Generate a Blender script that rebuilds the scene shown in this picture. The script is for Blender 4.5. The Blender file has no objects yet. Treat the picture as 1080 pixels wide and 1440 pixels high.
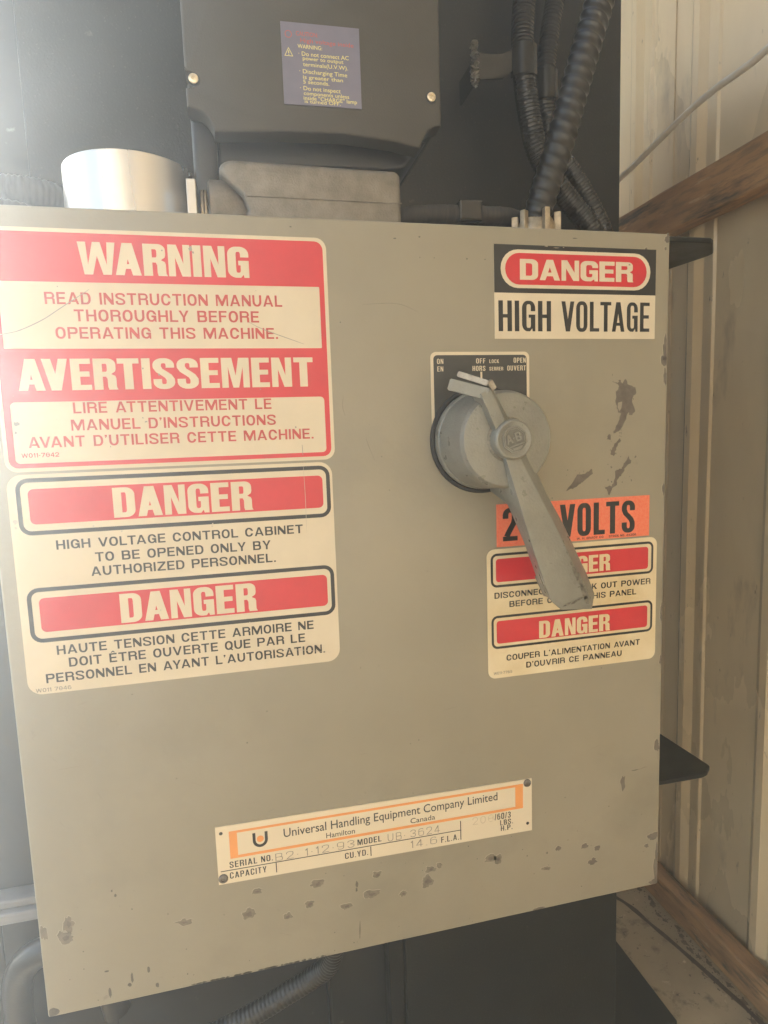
import bpy, bmesh, math, random
from mathutils import Vector, Matrix, Euler
from mathutils.geometry import tessellate_polygon
from mathutils.noise import noise as pnoise

random.seed(7)
scene = bpy.context.scene
COL = scene.collection
R = math.radians

# ------------------------------------------------------------------ camera
cam_d = bpy.data.cameras.new('camera')
cam = bpy.data.objects.new('camera', cam_d)
COL.objects.link(cam)
cam_d.sensor_fit = 'VERTICAL'
cam_d.sensor_height = 36.0
cam_d.lens = 877.2032817 / 1440.0 * 36.0
cam_d.clip_start = 0.01
cam_d.clip_end = 100.0
rx = (0.9730857200050745, -0.22784350172496665, -0.03451840442301539)
dn = (-0.06054587811101987, -0.10825182190281324, -0.9922780556368699)
fw = (0.22234742671317617, 0.9676615533214218, -0.11913328694198788)
CAM = Vector((0.18862072758927848, -0.5384388842752528, 0.4869931276633765))
m = Matrix(((rx[0], -dn[0], -fw[0], CAM.x), (rx[1], -dn[1], -fw[1], CAM.y), (rx[2], -dn[2], -fw[2], CAM.z), (0, 0, 0, 1)))
cam.matrix_world = m
scene.camera = cam

# ------------------------------------------------------------------ light
SUN_DIR = Vector((-0.437, 0.878, 0.25)).normalized()     # towards the sun
EL = math.asin(SUN_DIR.z)
AZ = math.atan2(SUN_DIR.x, SUN_DIR.y)
world = bpy.data.worlds.new('World')
scene.world = world
world.use_nodes = True
nt = world.node_tree
bg = nt.nodes['Background']
sky = nt.nodes.new('ShaderNodeTexSky')
sky.sky_type = 'NISHITA'
sky.sun_disc = False
sky.sun_elevation = EL
sky.sun_rotation = AZ % (2 * math.pi)
sky.air_density = 1.0
sky.dust_density = 2.0
nt.links.new(sky.outputs[0], bg.inputs[0])
bg.inputs[1].default_value = 0.12
sun_d = bpy.data.lights.new('sun', 'SUN')
sun_d.energy = 5.0
sun_d.angle = R(0.5)
sun_d.color = (1.0, 0.95, 0.86)
sun = bpy.data.objects.new('sun', sun_d)
COL.objects.link(sun)
sun.rotation_euler = SUN_DIR.to_track_quat('Z', 'Y').to_euler()
scene.view_settings.view_transform = 'Standard'
scene.view_settings.look = 'None'
scene.view_settings.gamma = 1.0
scene.view_settings.exposure = 2.55
scene.cycles.use_denoising = True
scene.cycles.max_bounces = 10
scene.cycles.diffuse_bounces = 6
scene.cycles.volume_bounces = 1
scene.cycles.caustics_reflective = False
scene.cycles.caustics_refractive = False
HAZE = 0.105
GASY = .66

# ------------------------------------------------------------------ materials
def mat(name, color, rough=0.5, metal=0.0, var=0.0, vscale=20.0, bump=0.0, bscale=200.0, color2=None,
        spots=None, stretch=(1, 1, 1), spec=0.5, rvar=0.0, coat=0.0):
    mt = bpy.data.materials.new(name)
    mt.use_nodes = True
    t = mt.node_tree
    b = t.nodes['Principled BSDF']
    b.inputs['Roughness'].default_value = rough
    b.inputs['Metallic'].default_value = metal
    b.inputs['Specular IOR Level'].default_value = spec
    b.inputs['Coat Weight'].default_value = coat
    tc = t.nodes.new('ShaderNodeTexCoord')
    mp = t.nodes.new('ShaderNodeMapping')
    mp.inputs['Scale'].default_value = stretch
    t.links.new(tc.outputs['Object'], mp.inputs['Vector'])
    col = None
    if var > 0 or color2:
        n = t.nodes.new('ShaderNodeTexNoise')
        n.inputs['Scale'].default_value = vscale
        n.inputs['Detail'].default_value = 6
        n.inputs['Roughness'].default_value = 0.6
        t.links.new(mp.outputs[0], n.inputs['Vector'])
        r = t.nodes.new('ShaderNodeValToRGB')
        r.color_ramp.elements[0].position = 0.32
        r.color_ramp.elements[1].position = 0.68
        c2 = color2 or tuple(c * (1 - var) for c in color)
        r.color_ramp.elements[0].color = (*c2, 1)
        c1 = color if color2 else tuple(min(1, c * (1 + var * .6)) for c in color)
        r.color_ramp.elements[1].color = (*c1, 1)
        t.links.new(n.outputs[0], r.inputs[0])
        col = r.outputs[0]
    if spots:
        for (scol, sscale, lo, hi) in spots:
            n2 = t.nodes.new('ShaderNodeTexNoise')
            n2.inputs['Scale'].default_value = sscale
            n2.inputs['Detail'].default_value = 5
            n2.inputs['Roughness'].default_value = 0.65
            t.links.new(mp.outputs[0], n2.inputs['Vector'])
            r2 = t.nodes.new('ShaderNodeValToRGB')
            r2.color_ramp.elements[0].position = lo
            r2.color_ramp.elements[0].color = (0, 0, 0, 1)
            r2.color_ramp.elements[1].position = hi
            r2.color_ramp.elements[1].color = (1, 1, 1, 1)
            t.links.new(n2.outputs[0], r2.inputs[0])
            mx = t.nodes.new('ShaderNodeMix')
            mx.data_type = 'RGBA'
            t.links.new(r2.outputs[0], mx.inputs[0])
            if col is None:
                mx.inputs[6].default_value = (*color, 1)
            else:
                t.links.new(col, mx.inputs[6])
            mx.inputs[7].default_value = (*scol, 1)
            col = mx.outputs[2]
    if col is None:
        b.inputs['Base Color'].default_value = (*color, 1)
    else:
        t.links.new(col, b.inputs['Base Color'])
    if rvar > 0:
        n3 = t.nodes.new('ShaderNodeTexNoise')
        n3.inputs['Scale'].default_value = vscale * 1.7
        n3.inputs['Detail'].default_value = 5
        t.links.new(mp.outputs[0], n3.inputs['Vector'])
        mr = t.nodes.new('ShaderNodeMapRange')
        mr.inputs[1].default_value = .3
        mr.inputs[2].default_value = .7
        mr.inputs[3].default_value = max(0.02, rough - rvar)
        mr.inputs[4].default_value = min(1, rough + rvar)
        t.links.new(n3.outputs[0], mr.inputs[0])
        t.links.new(mr.outputs[0], b.inputs['Roughness'])
    if bump > 0:
        n4 = t.nodes.new('ShaderNodeTexNoise')
        n4.inputs['Scale'].default_value = bscale
        n4.inputs['Detail'].default_value = 4
        t.links.new(mp.outputs[0], n4.inputs['Vector'])
        bp = t.nodes.new('ShaderNodeBump')
        bp.inputs['Strength'].default_value = bump
        bp.inputs['Distance'].default_value = 0.001
        t.links.new(n4.outputs[0], bp.inputs['Height'])
        t.links.new(bp.outputs[0], b.inputs['Normal'])
    return mt

M_PANEL = mat('grey_enamel', (.30, .272, .208), .42, var=.07, vscale=7, bump=.12, bscale=240, rvar=.10,
              spots=[((.21, .19, .15), 34, .68, .76), ((.335, .305, .24), 3.0, .5, .8), ((.262, .238, .182), 5.5, .52, .72), ((.24, .215, .165), 320, .70, .74)])
M_BARE = mat('bare_primer', (.150, .128, .108), .6, var=.25, vscale=160, bump=.2, bscale=400)
M_BARE2 = mat('worn_primer', (.205, .18, .142), .6, var=.25, vscale=160, bump=.2, bscale=400)
M_CREAM = mat('cream_vinyl', (.66, .575, .435), .38, var=.05, vscale=25, spots=[((.66, .55, .38), 60, .64, .74), ((.4, .35, .27), 240, .72, .76)])
M_CREAM2 = mat('yellowed_vinyl', (.74, .64, .45), .36, color2=(.62, .49, .28), vscale=14)
M_RED = mat('red_print', (.60, .028, .042), .36, var=.08, vscale=30, spots=[((.7, .3, .25), 300, .72, .75)])
M_REDTXT = mat('red_lettering', (.50, .055, .050), .4, var=.15, vscale=120)
M_BLACKP = mat('black_print', (.014, .016, .018), .38, var=.3, vscale=90)
M_TXTB = mat('black_lettering', (.022, .022, .022), .45)
M_ORANGEP = mat('orange_red_vinyl', (.80, .15, .075), .45, color2=(.82, .24, .14), vscale=420)
M_PLATE = mat('nameplate_metal', (.74, .65, .50), .34, .15, var=.03, vscale=12)
M_ORANGE = mat('orange_enamel', (.80, .33, .10), .4, var=.05, vscale=30)
M_EMBOSS = mat('stamped_grey', (.30, .27, .22), .35, .4)
M_EMBOSS2 = mat('stamped_faint', (.60, .52, .40), .35, .4)
M_RIVET = mat('rivet_steel', (.20, .18, .16), .4, .7, var=.4, vscale=300, bump=.5, bscale=500)
M_HANDLE = mat('cast_handle_paint', (.235, .232, .205), .34, .15, var=.12, vscale=45, bump=.35, bscale=520, rvar=.08,
               spots=[((.12, .12, .105), 150, .67, .72)])
M_WORN = mat('worn_steel', (.10, .095, .085), .45, .5, color2=(.25, .235, .2), vscale=260, bump=.5, bscale=500)
M_HASP = mat('tarnished_hasp', (.42, .39, .34), .42, .6, color2=(.22, .19, .16), vscale=160, bump=.3, bscale=400)
M_DIAL = mat('black_dial_plate', (.035, .037, .038), .4, var=.2, vscale=60)
M_RING = mat('black_gasket', (.022, .024, .026), .55, var=.4, vscale=120, bump=.3)
M_MACH = mat('black_machine_paint', (.011, .012, .0115), .42, spec=.35, var=.25, vscale=14, bump=.3, bscale=420, rvar=.1,
             spots=[((.05, .048, .043), 55, .68, .76), ((.045, .043, .038), 420, .62, .68)])
M_MACHB = mat('blue_black_paint', (.018, .020, .022), .4, spec=.4, var=.3, vscale=8, bump=.1, bscale=120, rvar=.12,
              spots=[((.12, .12, .115), 30, .66, .73)])
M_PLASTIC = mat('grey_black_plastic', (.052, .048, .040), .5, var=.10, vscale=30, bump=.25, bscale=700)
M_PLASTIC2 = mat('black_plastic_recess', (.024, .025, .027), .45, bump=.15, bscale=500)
M_STK = mat('silver_violet_label', (.19, .19, .27), .35, .25, var=.08, vscale=50)
M_YEL = mat('pale_yellow_print', (.80, .72, .28), .5)
M_REDS = mat('faded_red_print', (.55, .10, .08), .5)
M_CAST = mat('cast_aluminium', (.27, .245, .21), .52, .55, color2=(.18, .162, .14), vscale=60, bump=.6, bscale=600)
M_ALU = mat('brushed_aluminium', (.60, .57, .53), .32, .85, var=.06, vscale=8, stretch=(1, 1, .15), rvar=.08, bump=.08, bscale=60)
M_FLEX = mat('black_flexible_pvc', (.022, .022, .023), .17)
M_FLEX2 = mat('dusty_black_pvc', (.026, .024, .022), .30, color2=(.013, .013, .013), vscale=45, bump=.2, bscale=300)
M_BRAID = mat('dusty_split_loom', (.050, .044, .037), .6, color2=(.02, .02, .02), vscale=90, stretch=(3, 1, .3))
M_STRAP = mat('black_steel_strap', (.036, .034, .032), .22, .3, var=.3, vscale=70)
M_BRASS = mat('dull_zinc', (.50, .41, .29), .45, .6, color2=(.30, .25, .18), vscale=120, bump=.4, bscale=300)
M_SCREW = mat('screw_zinc', (.75, .66, .50), .3, .9, var=.3, vscale=300)
M_WALL = mat('cream_sheet_steel', (.84, .69, .46), .24, .08, color2=(.64, .50, .32), vscale=3.2, stretch=(1, 1, .35), bump=.15, bscale=30, rvar=.12,
             spots=[((.30, .22, .14), 75, .66, .72), ((.46, .36, .24), 9, .58, .72)])
M_WOOD = mat('weathered_timber', (.56, .31, .13), .75, color2=(.32, .17, .075), vscale=9, stretch=(2.5, .35, 2.5), bump=.8, bscale=60,
             spots=[((.25, .15, .075), 48, .48, .62), ((.60, .42, .24), 30, .60, .72), ((.075, .05, .032), 11, .62, .70)])
M_SOLE = mat('stained_timber', (.50, .29, .14), .8, color2=(.22, .125, .065), vscale=16, stretch=(2.5, .5, 2.5), bump=.9, bscale=80,
             spots=[((.10, .075, .05), 30, .52, .66), ((.50, .40, .27), 22, .62, .72)])
M_DIRT = mat('dark_earth', (.16, .135, .105), .95, color2=(.10, .085, .065), vscale=3, bump=.8, bscale=40)
M_FRONT = mat('grey_brown_sheet', (.34, .31, .265), .7, var=.08, vscale=3)
M_CONC = mat('dusty_concrete', (.50, .40, .26), .85, color2=(.33, .26, .165), vscale=4, bump=.6, bscale=90,
             spots=[((.20, .155, .10), 22, .56, .68), ((.13, .10, .07), 75, .63, .70), ((.60, .50, .35), 45, .64, .74)])
M_CRACK = mat('dirt_in_joint', (.10, .07, .05), .9, var=.3, vscale=60)
M_WIRE = mat('white_cable_jacket', (.84, .77, .66), .45, var=.12, vscale=30)
M_HOSEG = mat('grey_hose', (.055, .058, .062), .45, var=.2, vscale=30)
M_PALE = mat('pale_painted_rail', (.20, .20, .21), .5, var=.15, vscale=20)
M_ROOF = mat('roof_steel', (.30, .27, .23), .6, var=.1, vscale=3)
M_DUST = mat('dust_smear', (.09, .09, .088), .8, var=.4, vscale=200)

# ------------------------------------------------------------------ object helpers
def link(name, me, material, parent=None, smooth=None):
    o = bpy.data.objects.new(name, me)
    COL.objects.link(o)
    if material is not None and not me.materials:
        me.materials.append(material)
    if parent is not None:
        o.parent = parent
    if smooth is not None:
        me.shade_auto = None if False else None
    return o

def obj(name, bm, material, parent=None, smooth=False, angle=35):
    me = bpy.data.meshes.new(name)
    bmesh.ops.recalc_face_normals(bm, faces=bm.faces)
    if smooth:
        for f in bm.faces:
            f.smooth = True
        for e in bm.edges:
            if len(e.link_faces) == 2 and e.calc_face_angle(0) > R(angle):
                e.smooth = False
    bm.to_mesh(me)
    bm.free()
    me.materials.append(material)
    o = bpy.data.objects.new(name, me)
    COL.objects.link(o)
    if parent is not None:
        o.parent = parent
    return o

def empty(name, loc=(0, 0, 0)):
    o = bpy.data.objects.new(name, None)
    o.location = loc
    o.empty_display_size = .02
    COL.objects.link(o)
    return o

def tag(o, label=None, cat=None, group=None, kind=None):
    if label: o['label'] = label
    if cat: o['category'] = cat
    if group: o['group'] = group
    if kind: o['kind'] = kind
    return o

def off(o, root):
    """geometry is written in scene coordinates: keep it there under a root that stands elsewhere"""
    o.matrix_parent_inverse = Matrix.Translation(-Vector(root.location))
    return o

def box(x0, x1, y0, y1, z0, z1, bev=0.0, seg=2, bm=None):
    own = bm is None
    b = bmesh.new()
    bmesh.ops.create_cube(b, size=1)
    for v in b.verts:
        v.co = Vector(((x0 + x1) / 2 + v.co.x * (x1 - x0), (y0 + y1) / 2 + v.co.y * (y1 - y0), (z0 + z1) / 2 + v.co.z * (z1 - z0)))
    if bev > 0:
        bmesh.ops.bevel(b, geom=b.edges[:], offset=bev, segments=seg, profile=.5, affect='EDGES')
    if own:
        return b
    return merge(bm, b)

def merge(a, b):
    me = bpy.data.meshes.new('tmp')
    b.to_mesh(me)
    b.free()
    a.from_mesh(me)
    bpy.data.meshes.remove(me)
    return a

def hull_prism(poly, y0, y1, bev=0.0):
    """prism of polygon [(x,z)] between y0 and y1"""
    b = bmesh.new()
    va = [b.verts.new((x, y0, z)) for x, z in poly]
    vb = [b.verts.new((x, y1, z)) for x, z in poly]
    n = len(poly)
    b.faces.new(va)
    b.faces.new(vb[::-1])
    for i in range(n):
        b.faces.new((va[i], vb[i], vb[(i + 1) % n], va[(i + 1) % n]))
    if bev > 0:
        bmesh.ops.recalc_face_normals(b, faces=b.faces)
        es = [e for e in b.edges if abs(e.verts[0].co.y - y0) < 1e-7 and abs(e.verts[1].co.y - y0) < 1e-7]
        bmesh.ops.bevel(b, geom=es, offset=bev, segments=3, profile=.5, affect='EDGES')
    return b

def zprism(poly, z0, z1, bev=0):
    """prism of polygon [(x,y)] between z0 and z1"""
    b = bmesh.new()
    va = [b.verts.new((x, y, z0)) for x, y in poly]
    vb = [b.verts.new((x, y, z1)) for x, y in poly]
    n = len(poly)
    b.faces.new(va)
    b.faces.new(vb[::-1])
    for i in range(n):
        b.faces.new((va[i], vb[i], vb[(i + 1) % n], va[(i + 1) % n]))
    bmesh.ops.recalc_face_normals(b, faces=b.faces)
    if bev:
        bmesh.ops.bevel(b, geom=b.edges[:], offset=bev, segments=1, affect='EDGES')
    return b

def rr(x0, x1, z0, z1, r, n=6):
    """rounded rectangle outline"""
    if r <= 0:
        return [(x0, z0), (x1, z0), (x1, z1), (x0, z1)]
    pts = []
    for cx, cz, a0 in ((x1 - r, z0 + r, -90), (x1 - r, z1 - r, 0), (x0 + r, z1 - r, 90), (x0 + r, z0 + r, 180)):
        for i in range(n + 1):
            a = R(a0 + 90 * i / n)
            pts.append((cx + r * math.cos(a), cz + r * math.sin(a)))
    return pts

def flat(loops, y, bm=None):
    """a printed area: polygon with holes as a sheet at depth y"""
    if bm is None:
        bm = bmesh.new()
    pts = [[Vector((x, z, 0)) for x, z in lp] for lp in loops]
    allp = [p for lp in pts for p in lp]
    vs = [bm.verts.new((p.x, y, p.y)) for p in allp]
    for t in tessellate_polygon(pts):
        try:
            bm.faces.new([vs[i] for i in t])
        except ValueError:
            pass
    return bm

def sheet(x0, x1, z0, z1, r, y0, y1):
    return hull_prism(rr(x0, x1, z0, z1, r), y0, y1)

def revolve(profile, c, axis='Y', n=48, cap=True):
    """profile [(radius, along)]"""
    b = bmesh.new()
    rings = []
    for r, h in profile:
        ring = []
        for i in range(n):
            a = 2 * math.pi * i / n
            u, v = r * math.cos(a), r * math.sin(a)
            p = {'Y': (u, h, v), 'Z': (u, v, h), 'X': (h, u, v)}[axis]
            ring.append(b.verts.new(Vector(p) + Vector(c)))
        rings.append(ring)
    for a, c2 in zip(rings, rings[1:]):
        for i in range(n):
            b.faces.new((a[i], a[(i + 1) % n], c2[(i + 1) % n], c2[i]))
    if cap:
        b.faces.new(rings[0])
        b.faces.new(rings[-1][::-1])
    return b

def spline(pts, step):
    """Catmull-Rom through pts, resampled at step"""
    P = [Vector(p) for p in pts]
    P = [P[0] * 2 - P[1]] + P + [P[-1] * 2 - P[-2]]
    out = []
    for i in range(1, len(P) - 2):
        for k in range(40):
            t = k / 40
            a, b_, c, d = P[i - 1], P[i], P[i + 1], P[i + 2]
            out.append(.5 * ((2 * b_) + (c - a) * t + (2 * a - 5 * b_ + 4 * c - d) * t * t + (3 * b_ - a - 3 * c + d) * t ** 3))
    out.append(P[-2])
    res = [out[0]]
    acc = 0
    for p, q in zip(out, out[1:]):
        seg = (q - p).length
        while acc + seg >= step and seg > 1e-9:
            t = (step - acc) / seg
            p = p.lerp(q, t)
            res.append(p.copy())
            seg = (q - p).length
            acc = 0
        acc += seg
    return res

def tube(pts, rad, step=.004, n=16, ribs=None, bm=None, cap=True):
    """ribs: function(distance, angle) -> radius factor"""
    C = spline(pts, step)
    b = bmesh.new() if bm is None else bm
    rings = []
    up = Vector((0.3, 1, .1))
    prev = None
    for i, p in enumerate(C):
        d = (C[min(i + 1, len(C) - 1)] - C[max(i - 1, 0)]).normalized()
        s = (prev - d * prev.dot(d)).normalized() if prev is not None else d.cross(up).normalized()
        prev = s
        t = d.cross(s).normalized()
        ring = []
        for k in range(n):
            a = 2 * math.pi * k / n
            rr_ = rad(i * step) if callable(rad) else rad
            if ribs:
                rr_ *= ribs(i * step, a)
            ring.append(b.verts.new(p + (s * math.cos(a) + t * math.sin(a)) * rr_))
        rings.append(ring)
    for a, c in zip(rings, rings[1:]):
        for k in range(n):
            b.faces.new((a[k], a[(k + 1) % n], c[(k + 1) % n], c[k]))
    if cap:
        b.faces.new(rings[0][::-1])
        b.faces.new(rings[-1])
    return b

# ------------------------------------------------------------------ lettering
def arc(cx, cz, rx_, rz_, a0, a1, n=7):
    return [(cx + rx_ * math.cos(R(a0 + (a1 - a0) * i / n)), cz + rz_ * math.sin(R(a0 + (a1 - a0) * i / n))) for i in range(n + 1)]

def err(x0, x1, z0, z1, a, c):
    return arc(x1 - a, z0 + c, a, c, -90, 0) + arc(x1 - a, z1 - c, a, c, 0, 90) + arc(x0 + a, z1 - c, a, c, 90, 180) + arc(x0 + a, z0 + c, a, c, 180, 270)

def stroke(path, s, t):
    L, Q = [], []
    n = len(path)
    for i in range(n):
        a = Vector(path[max(i - 1, 0)])
        b = Vector(path[min(i + 1, n - 1)])
        d = (b - a).normalized()
        nx, nz = -d.y, d.x
        L.append((path[i][0] + nx * s / 2, path[i][1] + nz * t / 2))
        Q.append((path[i][0] - nx * s / 2, path[i][1] - nz * t / 2))
    return L + Q[::-1]

def glyph(ch, w, s, t):
    """block capital of cap height 1: list of [outer, holes...] and its advance width"""
    k = .8 * s
    if ch == 'I': return [[[(0, 0), (s, 0), (s, 1), (0, 1)]]], s
    if ch == 'H':
        a, b = .5 - t / 2, .5 + t / 2
        return [[[(0, 0), (s, 0), (s, a), (w - s, a), (w - s, 0), (w, 0), (w, 1), (w - s, 1), (w - s, b), (s, b), (s, 1), (0, 1)]]], w
    if ch == 'N':
        return [[[(0, 0), (k, 0), (k, .60), (w - s, 0), (w, 0), (w, 1), (w - k, 1), (w - k, .40), (s, 1), (0, 1)]]], w
    if ch == 'M':
        W = 1.35 * w
        return [[[(0, 0), (k, 0), (k, .70), (W / 2 - .36 * s, 0), (W / 2 + .36 * s, 0), (W - k, .70), (W - k, 0), (W, 0), (W, 1), (W - 1.3 * s, 1), (W / 2, .40), (1.3 * s, 1), (0, 1)]]], W
    if ch == 'A':
        W = 1.14 * w
        q = W / 2 - .56 * s
        ap = (W / 2 - s) / q
        o = [(0, 0), (s * .98, 0), (s + q * .2, .2), (W - s - q * .2, .2), (W - s * .98, 0), (W, 0), (W / 2 + .56 * s, 1), (W / 2 - .56 * s, 1)]
        zc = .2 + t * .9
        h = [(s + q * zc, zc), (W - s - q * zc, zc), (W / 2, min(.9, ap))]
        return [[o, h]], W
    if ch == 'V':
        W = 1.12 * w
        q = W / 2 - .54 * s
        ap = 1 - (W / 2 - s) / q
        return [[[(0, 1), (W / 2 - .54 * s, 0), (W / 2 + .54 * s, 0), (W, 1), (W - s, 1), (W / 2, max(.12, ap)), (s, 1)]]], W
    if ch == 'W':
        W = 1.62 * w
        a = W / 4
        return [[[(0, 1), (a - .46 * s, 0), (a + .46 * s, 0), (W / 2, .58), (W - a - .46 * s, 0), (W - a + .46 * s, 0), (W, 1), (W - .9 * s, 1),
                  (W - a, .30), (W / 2 + .42 * s, 1), (W / 2 - .42 * s, 1), (a, .30), (.9 * s, 1)]]], W
    if ch == 'E':
        W = .88 * w
        a, b = .51 - t / 2, .51 + t / 2
        return [[[(0, 0), (W, 0), (W, t), (s, t), (s, a), (W * .93, a), (W * .93, b), (s, b), (s, 1 - t), (W, 1 - t), (W, 1), (0, 1)]]], W
    if ch == 'L':
        W = .84 * w
        return [[[(0, 0), (W, 0), (W, t), (s, t), (s, 1), (0, 1)]]], W
    if ch == 'T':
        W = .98 * w
        return [[[(W / 2 - s / 2, 0), (W / 2 + s / 2, 0), (W / 2 + s / 2, 1 - t), (W, 1 - t), (W, 1), (0, 1), (0, 1 - t), (W / 2 - s / 2, 1 - t)]]], W
    ra, rc = min(.42 * w, .26), .24
    ia, ic = max(.3 * (w - 2 * s), .01), .10
    if w > .6 and s < .2:
        ra, rc, ia, ic = .46 * w, .42, .44 * (w - 2 * s), .33
    if ch == 'D':
        o = [(0, 0)] + arc(w - ra, rc, ra, rc, -90, 0) + arc(w - ra, 1 - rc, ra, rc, 0, 90) + [(0, 1)]
        h = [(s, t)] + arc(w - s - ia, t + ic, ia, ic, -90, 0) + arc(w - s - ia, 1 - t - ic, ia, ic, 0, 90) + [(s, 1 - t)]
        return [[o, h]], w
    if ch in 'O0':
        return [[err(0, w, -.01, 1.01, ra, rc), err(s, w - s, t, 1 - t, ia, ic)]], w
    if ch == '8':
        return [[err(0, w, -.01, 1.01, ra, rc), err(s, w - s, t, .5 - t * .4, ia, .06), err(s, w - s, .5 + t * .4, 1 - t, ia, .06)]], w
    if ch == 'G':
        o = arc(w - ra, 1 - rc, ra, rc, 0, 90) + arc(ra, 1 - rc, ra, rc, 90, 180) + arc(ra, rc, ra, rc, 180, 270)
        o += [(w * .60, 0), (w - s * .7, .10), (w - s * .6, 0), (w, 0), (w, .55), (w * .50, .55), (w * .50, .55 - t * .9), (w - s, .55 - t * .9)]
        o += arc(w - s - ia, t + ic, ia, ic, 0, -90) + arc(s + ia, t + ic, ia, ic, 270, 180) + arc(s + ia, 1 - t - ic, ia, ic, 180, 90) + arc(w - s - ia, 1 - t - ic, ia, ic, 90, 0)
        o += [(w - s, .66), (w, .66)]
        return [[o]], w
    if ch == 'R':
        o = [(0, 0), (s, 0), (s, .42), (w - s * 1.15, .42)] + [(w - s, .34), (w - s, .10), (w - s * .9, 0), (w + .03, 0), (w, .08), (w, .36), (w - .02, .44), (w - s * .55, .50), (w - .02, .58)]
        o += [(w, .66)] + arc(w - ra * .8, 1 - rc * .8, ra * .8, rc * .8, 0, 90) + [(0, 1)]
        h = [(s, .42 + t * .95)] + arc(w - s - ia, .42 + t * .95 + .07, ia, .07, -90, 0) + arc(w - s - ia, 1 - t - .07, ia, .07, 0, 90) + [(s, 1 - t)]
        return [[o, h]], w
    if ch == 'S':
        p, q = s / 2, w - s / 2
        a = (q - p) * .42
        path = [(q, .69)] + arc(q - a, .99 - t / 2 - .13, a, .14, 0, 90) + arc(p + a, .99 - t / 2 - .13, a, .14, 90, 180)
        path += [(p, .71), (p + .10 * w, .60), (w / 2, .51), (q - .10 * w, .41), (q, .30)]
        path += arc(q - a, t / 2 + .13, a, .14, 0, -90) + arc(p + a, t / 2 + .13, a, .14, 270, 180) + [(p, .32)]
        return [[stroke(path, s, t)]], w
    if ch == 'C':
        o = [(w, .68)] + arc(w - ra, 1.01 - rc, ra, rc, 0, 90) + arc(ra, 1.01 - rc, ra, rc, 90, 180) + arc(ra, rc - .01, ra, rc, 180, 270) + arc(w - ra, rc - .01, ra, rc, -90, 0) + [(w, .34), (w - s, .34)]
        o += arc(w - s - ia, t + ic, ia, ic, 0, -90) + arc(s + ia, t + ic, ia, ic, 270, 180) + arc(s + ia, 1 - t - ic, ia, ic, 180, 90) + arc(w - s - ia, 1 - t - ic, ia, ic, 90, 0) + [(w - s, .68)]
        return [[o]], w
    if ch == 'U':
        o = [(0, 1)] + arc(ra, rc - .01, ra, rc, 180, 270) + arc(w - ra, rc - .01, ra, rc, -90, 0) + [(w, 1), (w - s, 1)] + arc(w - s - ia, t + ic, ia, ic, 0, -90) + arc(s + ia, t + ic, ia, ic, 270, 180) + [(s, 1)]
        return [[o]], w
    if ch == 'B':
        o = [(0, 0)] + arc(w - ra * .7, .20, ra * .7, .20, -90, 0) + [(w, .34)] + arc(w - .1, .42, .1, .1, 0, 60, 3) + [(w - .06, .56)] + arc(w - ra * .7 - .03, .82, ra * .7, .18, 0, 90) + [(0, 1)]
        return [[o, [(s, t)] + arc(w - s - ia, t + .07, ia, .07, -90, 0) + arc(w - s - ia, .51 - t * .5 - .06, ia, .06, 0, 90) + [(s, .51 - t * .5)],
                 [(s, .51 + t * .5)] + arc(w - s - ia - .03, .51 + t * .5 + .06, ia, .06, -90, 0) + arc(w - s - ia - .03, 1 - t - .06, ia, .06, 0, 90) + [(s, 1 - t)]]], w
    if ch == 'P':
        o = [(0, 0), (s, 0), (s, .40)] + arc(w - ra * .7, .62, ra * .7, .22, -90, 0) + arc(w - ra * .7, .78, ra * .7, .22, 0, 90) + [(0, 1)]
        return [[o, [(s, .40 + t)] + arc(w - s - ia, .40 + t + .08, ia, .08, -90, 0) + arc(w - s - ia, 1 - t - .08, ia, .08, 0, 90) + [(s, 1 - t)]]], w * .97
    if ch == 'F':
        W = .84 * w
        return [[[(0, 0), (s, 0), (s, .44), (W * .92, .44), (W * .92, .44 + t), (s, .44 + t), (s, 1 - t), (W, 1 - t), (W, 1), (0, 1)]]], W
    if ch == 'Q':
        return [[err(0, w, -.01, 1.01, ra, rc), err(s, w - s, t, 1 - t, ia, ic)], [[(w * .52, .20), (w * .64, .30), (w * 1.03, -.02), (w * .90, -.10)]]], w
    if ch == 'Y':
        W = 1.05 * w
        return [[[(W / 2 - s / 2, 0), (W / 2 + s / 2, 0), (W / 2 + s / 2, .40), (W, 1), (W - 1.1 * s, 1), (W / 2, .55), (1.1 * s, 1), (0, 1), (W / 2 - s / 2, .40)]]], W
    if ch == 'Z':
        return [[[(0, 0), (w, 0), (w, t), (1.3 * s, t), (w, 1 - t), (w, 1), (.03, 1), (.03, 1 - t), (w - 1.3 * s, 1 - t), (0, t)]]], w
    if ch == 'K':
        return [[[(0, 0), (s, 0), (s, .30), (s * 1.6, .42), (w - 1.15 * s, 0), (w + .05, 0), (w * .52 + s * .3, .60), (w, 1), (w - 1.2 * s, 1), (s, .52), (s, 1), (0, 1)]]], w
    if ch == 'J':
        W = .8 * w
        return [[[(0, .30), (0, .15), (.10, 0), (W - .1, 0), (W, .16), (W, 1), (W - s, 1), (W - s, t * 1.1), (s, t * 1.1), (s, .30)]]], W
    if ch == '\u00ca':
        g, W = glyph('E', w, s, t)
        return g + [[[(W * .22, 1.07), (W * .38, 1.07), (W * .52, 1.16), (W * .66, 1.07), (W * .82, 1.07), (W * .60, 1.26), (W * .44, 1.26)]]], W
    if ch in '1':
        return [[[(.24 * w, 0), (.24 * w + s, 0), (.24 * w + s, 1), (.24 * w + s * .3, 1), (.02, .82), (.02, .70), (.24 * w, .74)]]], .24 * w + s
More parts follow.
